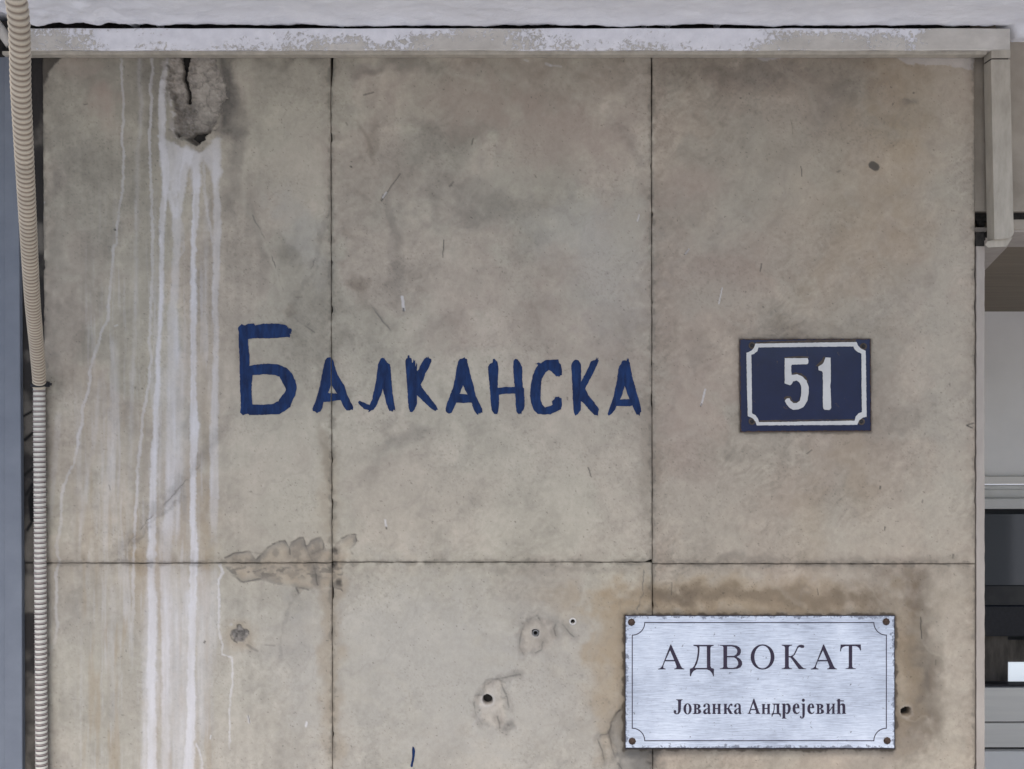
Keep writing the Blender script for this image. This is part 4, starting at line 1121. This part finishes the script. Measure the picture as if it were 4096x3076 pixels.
capK = [[(360, 245), (535, 245), (535, 257), (490, 268), (478, 290), (478, 432), (510, 432), (555, 410), (590, 340), (620, 275), (650, 250), (690, 243), (730, 255), (738, 275), (725, 297), (690, 298), (655, 285), (630, 300), (600, 370), (575, 415), (545, 440), (600, 500), (700, 615), (730, 635), (768, 642), (768, 650), (645, 650), (540, 500), (510, 460), (478, 452), (478, 600), (490, 630), (535, 640), (535, 650), (360, 650), (360, 640), (400, 632), (415, 610), (415, 290), (400, 268), (360, 257)]]
capT = [[(1340, 242), (1675, 240), (1678, 340), (1665, 340), (1650, 305), (1615, 275), (1580, 268), (1532, 268), (1532, 605), (1545, 630), (1595, 640), (1595, 648), (1420, 648), (1420, 640), (1465, 630), (1475, 605), (1475, 268), (1420, 268), (1375, 285), (1350, 315), (1345, 355), (1330, 355)]]
bJ = [[(600, 1152), (710, 1152), (710, 1160), (690, 1168), (682, 1185), (680, 1310), (672, 1360), (645, 1395), (610, 1402), (575, 1392), (558, 1365), (562, 1338), (580, 1328), (600, 1338), (603, 1360), (598, 1378), (615, 1388), (628, 1375), (632, 1350), (632, 1185), (622, 1168), (600, 1160)]]
bO = [ell(790, 1310, 68, 92), ell(790, 1310, 25, 80)]
bV = [[(875, 1227), (960, 1227), (995, 1240), (1008, 1270), (990, 1300), (965, 1310), (1005, 1325), (1018, 1355), (1000, 1385), (960, 1395), (875, 1395), (875, 1388), (898, 1380), (900, 1370), (900, 1250), (893, 1238), (875, 1233)], [(938, 1240), (955, 1245), (962, 1270), (955, 1295), (938, 1302)], [(938, 1316), (960, 1322), (968, 1350), (960, 1378), (938, 1382)]]
ba = [[(1065, 1285), (1050, 1270), (1055, 1245), (1080, 1225), (1115, 1218), (1148, 1228), (1162, 1255), (1163, 1360), (1168, 1380), (1182, 1385), (1165, 1398), (1140, 1398), (1125, 1382), (1095, 1400), (1065, 1395), (1048, 1370), (1052, 1340), (1080, 1315), (1125, 1295), (1125, 1250), (1115, 1235), (1098, 1233), (1088, 1240), (1092, 1262), (1082, 1282)], [(1124, 1309), (1100, 1325), (1088, 1350), (1095, 1375), (1110, 1378), (1124, 1365)]]
bn = [[(1197, 1227), (1265, 1227), (1265, 1234), (1252, 1240), (1250, 1295), (1295, 1295), (1295, 1240), (1283, 1234), (1283, 1227), (1345, 1227), (1345, 1234), (1335, 1240), (1335, 1380), (1345, 1388), (1345, 1395), (1283, 1395), (1283, 1388), (1295, 1380), (1295, 1312), (1250, 1312), (1250, 1380), (1265, 1388), (1265, 1395), (1197, 1395), (1197, 1388), (1210, 1380), (1210, 1240), (1197, 1234)]]
bk = [[(1388, 1227), (1450, 1227), (1450, 1234), (1440, 1240), (1440, 1300), (1462, 1290), (1478, 1250), (1500, 1225), (1530, 1222), (1540, 1245), (1530, 1262), (1512, 1258), (1505, 1250), (1495, 1265), (1482, 1300), (1515, 1350), (1530, 1380), (1545, 1388), (1545, 1395), (1490, 1395), (1465, 1350), (1450, 1318), (1440, 1316), (1440, 1380), (1450, 1388), (1450, 1395), (1388, 1395), (1388, 1388), (1398, 1380), (1398, 1240), (1388, 1234)]]
bA = [[(1785, 1393), (1785, 1386), (1805, 1375), (1885, 1140), (1898, 1140), (1980, 1370), (1998, 1386), (1998, 1393), (1915, 1393), (1915, 1386), (1932, 1375), (1920, 1330), (1840, 1330), (1828, 1375), (1850, 1386), (1850, 1393)], [(1880, 1215), (1913, 1312), (1846, 1312)]]
bd = [[(205, 1222), (330, 1222), (330, 1230), (320, 1238), (320, 1370), (328, 1382), (345, 1388), (345, 1440), (335, 1440), (325, 1412), (300, 1397), (235, 1397), (212, 1410), (205, 1440), (193, 1440), (193, 1390), (210, 1378), (225, 1330), (230, 1260), (225, 1238), (205, 1230)], [(246, 1242), (275, 1242), (278, 1380), (228, 1380), (243, 1320)]]
br_ = [[(362, 1222), (420, 1222), (420, 1240), (445, 1220), (480, 1222), (505, 1255), (512, 1305), (500, 1360), (470, 1395), (440, 1395), (420, 1380), (420, 1455), (440, 1465), (440, 1473), (362, 1473), (362, 1465), (375, 1455), (375, 1245), (362, 1232)], [(422, 1255), (440, 1242), (460, 1255), (466, 1305), (460, 1360), (440, 1378), (422, 1365)]]
be = [[(655, 1300), (588, 1300), (590, 1340), (605, 1370), (630, 1375), (655, 1350), (660, 1358), (640, 1388), (608, 1398), (570, 1388), (545, 1350), (540, 1305), (550, 1255), (580, 1225), (610, 1218), (640, 1232), (655, 1270)], [(588, 1284), (617, 1284), (617, 1255), (608, 1235), (595, 1240)]]
bj = [[(685, 1222), (745, 1222), (745, 1400), (738, 1445), (715, 1470), (685, 1472), (662, 1455), (662, 1432), (680, 1428), (692, 1440), (690, 1458), (698, 1460), (704, 1440), (704, 1245), (698, 1235), (685, 1230)]]
bi = [[(1095, 1222), (1165, 1222), (1165, 1230), (1155, 1238), (1155, 1330), (1205, 1260), (1205, 1238), (1190, 1230), (1190, 1222), (1250, 1222), (1250, 1230), (1238, 1238), (1238, 1380), (1250, 1386), (1250, 1393), (1190, 1393), (1190, 1386), (1200, 1380), (1200, 1290), (1152, 1360), (1152, 1380), (1160, 1386), (1160, 1393), (1095, 1393), (1095, 1386), (1110, 1380), (1110, 1238), (1095, 1230)]]
bc = [[(1287, 1145), (1330, 1145), (1330, 1168), (1395, 1170), (1395, 1185), (1330, 1185), (1330, 1240), (1355, 1220), (1385, 1218), (1410, 1235), (1417, 1270), (1417, 1375), (1430, 1386), (1430, 1393), (1360, 1393), (1360, 1386), (1370, 1375), (1370, 1270), (1360, 1245), (1345, 1245), (1332, 1258), (1332, 1375), (1342, 1386), (1342, 1393), (1275, 1393), (1275, 1386), (1287, 1375), (1287, 1185), (1272, 1180), (1272, 1170), (1287, 1168)]]
O_ = [ell(3050.3, 2628, 47.6, 50.4, 56), ell(3050.3, 2628, 32.5, 45.6, 56)]
line1 = empty("title_line"); line2 = empty("name_line")
for l_ in (line1, line2):
    l_.parent = plaque; l_.matrix_parent_inverse = Matrix.Translation(plaque.location).inverted()


def glyph(loops, parent):
    prism("letter", loops, PO, PO + 0.0005, M["print"], parent)


for g in ([z5(l) for l in capA], [z5(l) for l in capD], [z5(l) for l in capV], O_, [z6(l) for l in capK], [z6(l, 545) for l in capA], [z6(l) for l in capT]):
    glyph(g, line1)
for g in ([z5(l) for l in bJ], [z5(l) for l in bO], [z5(l) for l in bV], [z5(l) for l in ba], [z5(l) for l in bn], [z5(l) for l in bk], [z5(l, 512) for l in ba], [z5(l) for l in bA], [z5(l, 821) for l in bn],
          [z6(l) for l in bd], [z6(l) for l in br_], [z6(l) for l in be], [z6(l) for l in bj], [z6(ell(720, 1167, 25, 27, 24))], [z6(l, 245) for l in be], [z6(l, 48) for l in bV], [z6(l) for l in bi], [z6(l) for l in bc]):
    glyph(g, line2)

# ------------------------------------------------------------------ cable trunking under the ceiling
trunk = empty("cable_trunking", W(2048, 222, 0.0))
tag(trunk, "flaking white painted cable trunking running along the wall top and down at right", "trunking")
TT = 0.030


def extrude_x(name, prof, x0, x1, mat, parent, nseg=1, wob=0.0, seed=1):
    """profile = [(out, z)...] swept along x"""
    rr = random.Random(seed)
    vs_, fs_ = [], []
    n = len(prof)
    for i in range(nseg + 1):
        x = x0 + (x1 - x0) * i / nseg
        dz = wob * math.sin(i * 1.3 + seed) + rr.gauss(0, wob * .3)
        for o, z in prof: vs_.append((x, -o, z + dz))
    for i in range(nseg):
        for j in range(n):
            k = (j + 1) % n
            fs_.append((i * n + j, i * n + k, (i + 1) * n + k, (i + 1) * n + j))
    fs_.append(tuple(range(n))[::-1]); fs_.append(tuple(range(nseg * n, nseg * n + n)))
    o = mesh_obj(name, vs_, fs_, mat, parent)
    bm = bmesh.new(); bm.from_mesh(o.data); bmesh.ops.recalc_face_normals(bm, faces=bm.faces); bm.to_mesh(o.data); bm.free()
    return o


def zt(py, out): return W(0, py, out)[2]
def xt(px, out): return W(px, 0, out)[0]


prof = [(0.0, zt(112, TT)), (TT - .002, zt(112, TT)), (TT, zt(115, TT)), (TT, zt(197, TT)), (TT - .0012, zt(200.5, TT)), (0.0, zt(200.5, TT))]
extrude_x("cover", prof, xt(40, TT), xt(4040, TT), M["trunk_peel"], trunk, 60, 0.0005, 3)
prof = [(0.001, zt(201, TT)), (TT - .005, zt(201, TT)), (TT - .005, zt(214, TT - .005)), (TT - .008, zt(219, TT - .008)), (0.001, zt(219, TT - .008))]
extrude_x("base_channel", prof, xt(4, TT), xt(3952, TT), M["duct"], trunk, 40, 0.0003, 5)
box("collar", xt(3965, TT), xt(4041, TT), -TT - .0012, 0.004, zt(232, TT), zt(201, TT), M["duct"], trunk, 0.001)
bm = bmesh.new()
vv = []
for (px_, py_) in ((3964, 238), (4040, 238), (4055, 936), (4042, 952), (3978, 958)):
    vv.append(bm.verts.new(W(px_, py_, TT - .0005)))
f0 = bm.faces.new(vv[::-1])
ex = bmesh.ops.extrude_face_region(bm, geom=[f0])
for v in ex["geom"]:
    if isinstance(v, bmesh.types.BMVert): v.co.y = 0.004
bmesh.ops.recalc_face_normals(bm, faces=bm.faces)
bmesh.ops.bevel(bm, geom=[e for e in bm.edges if abs(e.verts[0].co.y - e.verts[1].co.y) > .02], offset=0.0012, segments=2, affect='EDGES')
bm_obj("drop_duct", bm, M["duct"], trunk)
prism("end_cap", [[(3978, 958.5), (4041, 953), (4050, 950), (4027, 986), (3952, 990), (3941, 980), (3950, 964), (3964, 962)]], -.02, TT - .012, M["duct"], trunk)
box("duct_gap", xt(3968, TT), xt(4036, TT), -TT + .004, 0.003, zt(240, TT), zt(230, TT), M["black"], trunk)

# ------------------------------------------------------------------ conduits and the tie that joins them
def sweep(name, path, prof_fn, length_step, mat, seg=26, col_fn=None):
    """corrugated tube: radius given along the length"""
    pts = [Vector(p) for p in path]
    # catmull-rom resample
    dense = []
    for i in range(len(pts) - 1):
        p0 = pts[max(i - 1, 0)]; p1 = pts[i]; p2 = pts[i + 1]; p3 = pts[min(i + 2, len(pts) - 1)]
        for j in range(60):
            t = j / 60
            dense.append(0.5 * ((2 * p1) + (p2 - p0) * t + (2 * p0 - 5 * p1 + 4 * p2 - p3) * t * t + (3 * p1 - p0 - 3 * p2 + p3) * t ** 3))
    dense.append(pts[-1])
    cum = [0]
    for a, b in zip(dense, dense[1:]): cum.append(cum[-1] + (b - a).length)
    Ltot = cum[-1]
    vs_, fs_ = [], []
    n = int(Ltot / length_step)
    k = 0
    up = Vector((1, 0, 0))
    for i in range(n + 1):
        s = Ltot * i / n
        while k < len(cum) - 2 and cum[k + 1] < s: k += 1
        t = (s - cum[k]) / max(cum[k + 1] - cum[k], 1e-9)
        p = dense[k].lerp(dense[k + 1], t)
        k0, k1 = max(k - 6, 0), min(k + 7, len(dense) - 1)
        tan = (dense[k1] - dense[k0]).normalized()
        a = (up - tan * up.dot(tan)).normalized(); b = tan.cross(a)
        r = prof_fn(s)
        for q in range(seg):
            th = 2 * math.pi * q / seg
            vs_.append(p + a * (r * math.cos(th)) + b * (r * math.sin(th)))
    for i in range(n):
        for q in range(seg):
            q2 = (q + 1) % seg
            fs_.append((i * seg + q, i * seg + q2, (i + 1) * seg + q2, (i + 1) * seg + q))
    fs_.append(tuple(range(seg))[::-1]); fs_.append(tuple(range(n * seg, n * seg + seg)))
    o = mesh_obj(name, vs_, fs_, mat, None, True)
    if col_fn:
        a = o.data.color_attributes.new("stain", 'FLOAT_COLOR', 'POINT')
        cc = np.ones((len(vs_), 4), np.float32)
        for i in range(n + 1): cc[i * seg:(i + 1) * seg, :3] = col_fn(Ltot * i / n)
        a.data.foreach_set("color", cc.ravel())
    return o


R_LO = 22.5 * S
PIT = 20.0 * S


def lo_prof(s):
    u = (s / PIT) % 1.0
    if u < .58: return R_LO * (1.0 - .05 * abs(u / .29 - 1) ** 4)
    if u < .68: return R_LO * .90
    if u < .70: return R_LO * .97
    if u < .84: return R_LO * 1.09
    if u < .86: return R_LO * .97
    return R_LO * .90


O2 = 0.017


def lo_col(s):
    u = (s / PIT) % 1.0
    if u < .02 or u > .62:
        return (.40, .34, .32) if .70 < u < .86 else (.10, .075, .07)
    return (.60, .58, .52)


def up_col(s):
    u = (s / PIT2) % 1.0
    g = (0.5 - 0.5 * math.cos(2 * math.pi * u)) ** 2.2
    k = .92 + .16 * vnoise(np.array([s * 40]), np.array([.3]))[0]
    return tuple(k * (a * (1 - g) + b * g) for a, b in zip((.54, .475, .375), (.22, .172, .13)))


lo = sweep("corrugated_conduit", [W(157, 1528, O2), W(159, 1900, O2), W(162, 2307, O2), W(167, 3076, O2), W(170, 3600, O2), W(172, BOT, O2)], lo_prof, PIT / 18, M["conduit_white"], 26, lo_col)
tag(lo, "white ribbed plastic conduit running down the wall's dirty left edge", "conduit")


def F(px, py, f):      # a point of the loose conduit, at f times the wall distance
    return ((px - 2048) * S * f, -(1 - f) * D, EYE + (1538 - py) * S * f)


R_UP = 25.5 * S
PIT2 = 0.0115


def up_prof(s):
    u = (s / PIT2) % 1.0
    return R_UP * (1.0 - .12 * (0.5 - 0.5 * math.cos(2 * math.pi * u)) ** 1.6 + .02 * math.sin(2 * math.pi * u))


top = F(40, 0, .575)
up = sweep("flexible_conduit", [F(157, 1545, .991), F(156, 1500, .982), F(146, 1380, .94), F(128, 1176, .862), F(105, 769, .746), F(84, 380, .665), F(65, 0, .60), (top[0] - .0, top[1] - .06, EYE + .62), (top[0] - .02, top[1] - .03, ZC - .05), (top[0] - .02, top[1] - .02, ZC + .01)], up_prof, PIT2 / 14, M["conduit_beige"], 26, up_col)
tag(up, "beige flexible ribbed conduit sweeping from the ceiling down to the wall", "conduit")

tie = empty("cable_tie", W(157, 1542, 0.0))
tag(tie, "black cable tie round the joint of the two conduits", "cable tie")
vs_, fs_ = [], []
cx, cy = 157, 1536
for k in range(28):
    a = 2 * math.pi * k / 28
    for r, dz in ((27.0 * S, .0034), (31.5 * S, .0034), (31.5 * S, -.0034), (27.0 * S, -.0034)):
        b_ = W(cx, cy, O2 + .0015)
        vs_.append((b_[0] + r * math.cos(a), b_[1] + r * math.sin(a), b_[2] + dz + .004 * math.sin(a) * 1.0))
for k in range(28):
    n = (k + 1) % 28
    for j in range(4):
        fs_.append((k * 4 + j, k * 4 + (j + 1) % 4, n * 4 + (j + 1) % 4, n * 4 + j))
mesh_obj("strap", vs_, fs_, M["black"], tie)
p_ = W(189, 1537, O2)
box("head", p_[0] - .005, p_[0] + .0045, p_[1] - .006, p_[1] + .004, p_[2] - .0062, p_[2] + .0062, M["black"], tie, .0012)
box("tail", p_[0] + .0045, p_[0] + .011, p_[1] - .003, p_[1] - .001, p_[2] - .003, p_[2] + .003, M["black"], tie)

# ------------------------------------------------------------------ metal frame and roller shutter at the left
frame = empty("shutter_guide", (xt(50, 0), 0, 0))
tag(frame, "grey blue painted metal shutter guide standing at the left edge", "metal frame")


def guide():
    o1 = 0.008
    vs_, fs_ = [], []
    rows = [(226, 17, 68), (769, 17, 75), (1538, 17, 81), (2307, 17, 87), (3076, 17, 89), (BOT, 17, 91)]
    z0 = zt(226, o1)
    for (py_, xl, xr) in rows:
        zz = max(W(0, py_, o1)[2], 0.0)
        xl_, xr_ = xt(xl, o1), xt(xr, o1)
        prof_ = [(xl_ - .028, .008), (xl_ - .028, -.003), (xl_ - .0015, -.003), (xl_, -o1 + .001), (xl_ + .0012, -o1), (xr_ - .0012, -o1), (xr_, -o1 + .0012), (xr_, .008)]
        for x, y in prof_: vs_.append((x, y, zz))
    n = 8
    for i in range(len(rows) - 1):
        for j in range(n):
            k = (j + 1) % n
            fs_.append((i * n + j, (i + 1) * n + j, (i + 1) * n + k, i * n + k))
    fs_.append(tuple(range(n))); fs_.append(tuple(range((len(rows) - 1) * n, len(rows) * n))[::-1])
    o = mesh_obj("guide_rail", vs_, fs_, M["blue_metal"], frame)
    bm = bmesh.new(); bm.from_mesh(o.data); bmesh.ops.recalc_face_normals(bm, faces=bm.faces); bm.to_mesh(o.data); bm.free()


guide()
shutter = empty("roller_shutter", (-1.9, 0.03, 0))
tag(shutter, "closed grey roller shutter beyond the left metal frame", "shutter")
zz = 0.0
while zz < zt(225, 0) - .08:
    box("slat", -2.9, -1.155, 0.030, 0.042, zz, zz + .072, M["blue_metal"], shutter, .006)
    zz += .078

box("curtain_core", -2.9, -1.155, 0.043, 0.06, 0, zt(225, 0) + .02, M["dark_gap"], shutter)

# broken corner at the top left: stub of pipe behind the conduit
stub = sweep("pipe_stub", [W(-20, 90, .02), W(10, 130, .02), W(45, 180, .012)], lambda s: .012, .01, M["trunk"], 14)
tag(stub, "short pale pipe end in the dark ceiling corner behind the flexible conduit", "pipe")
box("corner_recess", -2.9, xt(175, 0), .05, .25, zt(225, 0), ZC + .03, M["dark_gap"], wall)

# ------------------------------------------------------------------ passage at the right
LY = 0.018                       # lintel face lies this far behind the cladding
kL = (D + LY) / D
def WL(px, py): return ((px - 2048) * S * kL, LY, EYE + (1538 - py) * S * kL)


lint = empty("passage_lintel", (2.0, LY, 0))
tag(lint, "stained stone lintel over the passage opening right of the wall", "lintel")
zl = WL(0, 846)[2]; zs = WL(0, 925)[2]
XE = (3938 - 2048) * S
box("face_slab", (3899 - 2048) * S, 3.5, LY, LY + .03, zl, ZC + .02, M["stone_plain"], lint, .002)
box("core", (3899 - 2048) * S, 3.5, LY + .032, .35, zl - .002, ZC + .02, M["dark_gap"], lint)
box("lower_edge", XE + .065, 3.5, LY + .004, .27, zs + .004, WL(0, 876)[2], M["stone_plain"], lint, .003)
box("joint_fill", XE - .02, 3.5, LY + .018, .30, WL(0, 878)[2], zl - .001, M["dark_gap"], lint)
# soffit frame: front band and flaring side strip, with darker panels above and behind
Zs = zs
YB = D * 2.19 - D
box("soffit_band", XE - .02, 3.5, LY + .008, .272, Zs, Zs + .010, M["reveal"], lint)
side = [(XE - .02, .2735), (1.2725, .2735), (1.465, .785), (2.155, YB - .002), (XE - .02, YB - .002)]
mesh_obj("soffit_side", [(x, y, Zs) for x, y in side] + [(x, y, Zs + .010) for x, y in side], [(4, 3, 2, 1, 0), (5, 6, 7, 8, 9)] + [(i, (i + 1) % 5, (i + 1) % 5 + 5, i + 5) for i in range(5)], M["reveal"], lint)
box("soffit_panel", XE - .02, 3.5, LY + .04, YB + .02, Zs + .012, Zs + .16, M["brown_soffit"], lint)
# rubble in the broken corner where the reveal slab has lost its top
rr = random.Random(4)
for i in range(7):
    px_, py_ = 3905 + rr.random() * 45, 880 + rr.random() * 75
    p = W(px_, py_, -.03 - rr.random() * .03)
    bm = bmesh.new(); bmesh.ops.create_icosphere(bm, subdivisions=1, radius=.008 + rr.random() * .007)
    for v in bm.verts: v.co = Vector((p[0] + v.co.x * rr.uniform(.5, 1.0), p[1] + v.co.y, p[2] + v.co.z * rr.uniform(.9, 1.9)))
    bm_obj("rubble", bm, M["dark_gap"], lint)
rp = [W(x, y, -.004) for x, y in ((3903, 930), (3936, 926), (3938, 986), (3902, 988))]
mesh_obj("broken_edge", rp + [(x, y + .04, z) for x, y, z in rp], [(0, 3, 2, 1), (0, 1, 5, 4), (1, 2, 6, 5), (2, 3, 7, 6), (3, 0, 4, 7)], M["dark_gap"], lint)

# shop front at the back of the passage
kB = 2.19
def WB(px, py, fwd=0.0):
    k = (kB * D - fwd) / D
    return ((px - 2048) * S * k, YB - fwd, EYE + (1538 - py) * S * k)


M["shop_white"] = mottled("white_board", (0.72, 0.70, 0.66), (0.80, 0.78, 0.74), 3, 0.6, spec=0.3)
M["shop_board"] = mottled("pale_board", (0.66, 0.63, 0.57), (0.75, 0.72, 0.65), 4, 0.55, stretch=(0.3, 1, 8))
M["shop_trim"] = mottled("pale_green_trim", (0.52, 0.51, 0.47), (0.62, 0.61, 0.57), 6, 0.5)
M["inside"] = mottled("dark_interior", (0.03, 0.03, 0.032), (0.07, 0.068, 0.064), 4, 0.9)
M["post"] = mottled("weathered_post", (0.05, 0.042, 0.034), (0.15, 0.13, 0.11), 20, 0.8, stretch=(1, 1, .25))
mg, ntg, bgl = new_mat("tinted_glass")
bgl.inputs["Base Color"].default_value = (0.07, 0.075, 0.08, 1)
bgl.inputs["Roughness"].default_value = 0.08
bgl.inputs["Specular IOR Level"].default_value = 0.6
nzg = noise_node(ntg, 2.0, 3, 0.5); add_bump(ntg, bgl, nzg, 0.05, 0.002)
ml, ntl, bl_ = new_mat("glow_panel")
bl_.inputs["Base Color"].default_value = (0.8, 0.82, 0.85, 1)
bl_.inputs["Emission Color"].default_value = (0.80, 0.90, 1.0, 1)
bl_.inputs["Emission Strength"].default_value = 0.45
nl = noise_node(ntl, 3, 3, 0.5)
ntl.links.new(ramp(ntl, nl, [(0.3, (0.76, 0.86, 0.95)), (0.7, (0.86, 0.93, 1.0))]), bl_.inputs["Emission Color"])

shop = empty("shop_front", (2.6, YB, 0))
tag(shop, "white shop front with dark glazing at the back of the right passage", "shop front")
XL, XRr = 1.10, 5.0
def zb(py, fwd=0.0): return WB(0, py, fwd)[2]


def bar(name, py0, py1, fwd, depth, mat, bev=.002, x0=XL, x1=XRr):
    return box(name, x0, x1, YB - fwd, YB - fwd + depth, zb(py1, fwd), zb(py0, fwd), mat, shop, bev)


bar("fascia", 1200, 1925, .0, .06, M["shop_white"])
bar("upper_moulding", 1906, 1936, .03, .03, M["shop_board"], .004)
bar("trim_bead", 1941, 1956, .02, .03, M["shop_trim"], .003)
bar("trim_panel", 1957, 1992, .008, .03, M["shop_trim"], .002)
bar("lower_moulding", 1993, 2037, .035, .05, M["shop_trim"], .012)
bar("pane", 2057, 2340, -.05, .01, mg, 0)
bar("pane", 2344, 2420, -.06, .01, M["inside"], 0)
bar("black_band", 2426, 2546, -.10, .05, M["black"], .004)  # plain black bar across the lower glazing
bar("interior", 2030, 3200, -.45, .05, M["inside"], 0)
bar("interior_top", 2000, 2040, -.10, .1, M["inside"], 0)
box("post", WB(3880, 0, -.2)[0], WB(4033, 0, -.2)[0], YB + .2, YB + .26, zb(2760, -.2), zb(2540, -.2), M["post"], shop, .004)
box("glow_panel", WB(4034, 0, -.22)[0], WB(4330, 0, -.22)[0], YB + .22, YB + .23, zb(2737, -.22), zb(2650, -.22), ml, shop)  # added glowing panel standing in for a bright patch in the glazing
bar("pane_shelf", 2560, 2648, -.23, .02, M["post"], 0)
bar("sill_gap", 2738, 2751, .002, .05, M["black"], 0)
bar("board", 2752, 2887, .02, .05, M["shop_board"], .004)
bar("board_gap", 2886, 2894, .005, .05, M["black"], 0)
bar("board", 2893, 2990, .02, .05, M["shop_board"], .004)
bar("board_gap", 2989, 3006, -.005, .05, M["black"], 0)
bar("board", 3006, 3420, .03, .05, M["shop_white"], .004)
box("base", XL, XRr, YB - .02, YB + .05, 0.0, zb(3420, .03) - .004, M["shop_white"], shop)
# unseen corner pier; lintel cut short, side left open to light the shop front
pier = box("corner_pier", 3.5, 3.75, LY, LY + .3, 0, ZC, M["reveal"], None, .006)
tag(pier, "plain stone corner pier carrying the far end of the lintel", "pier")
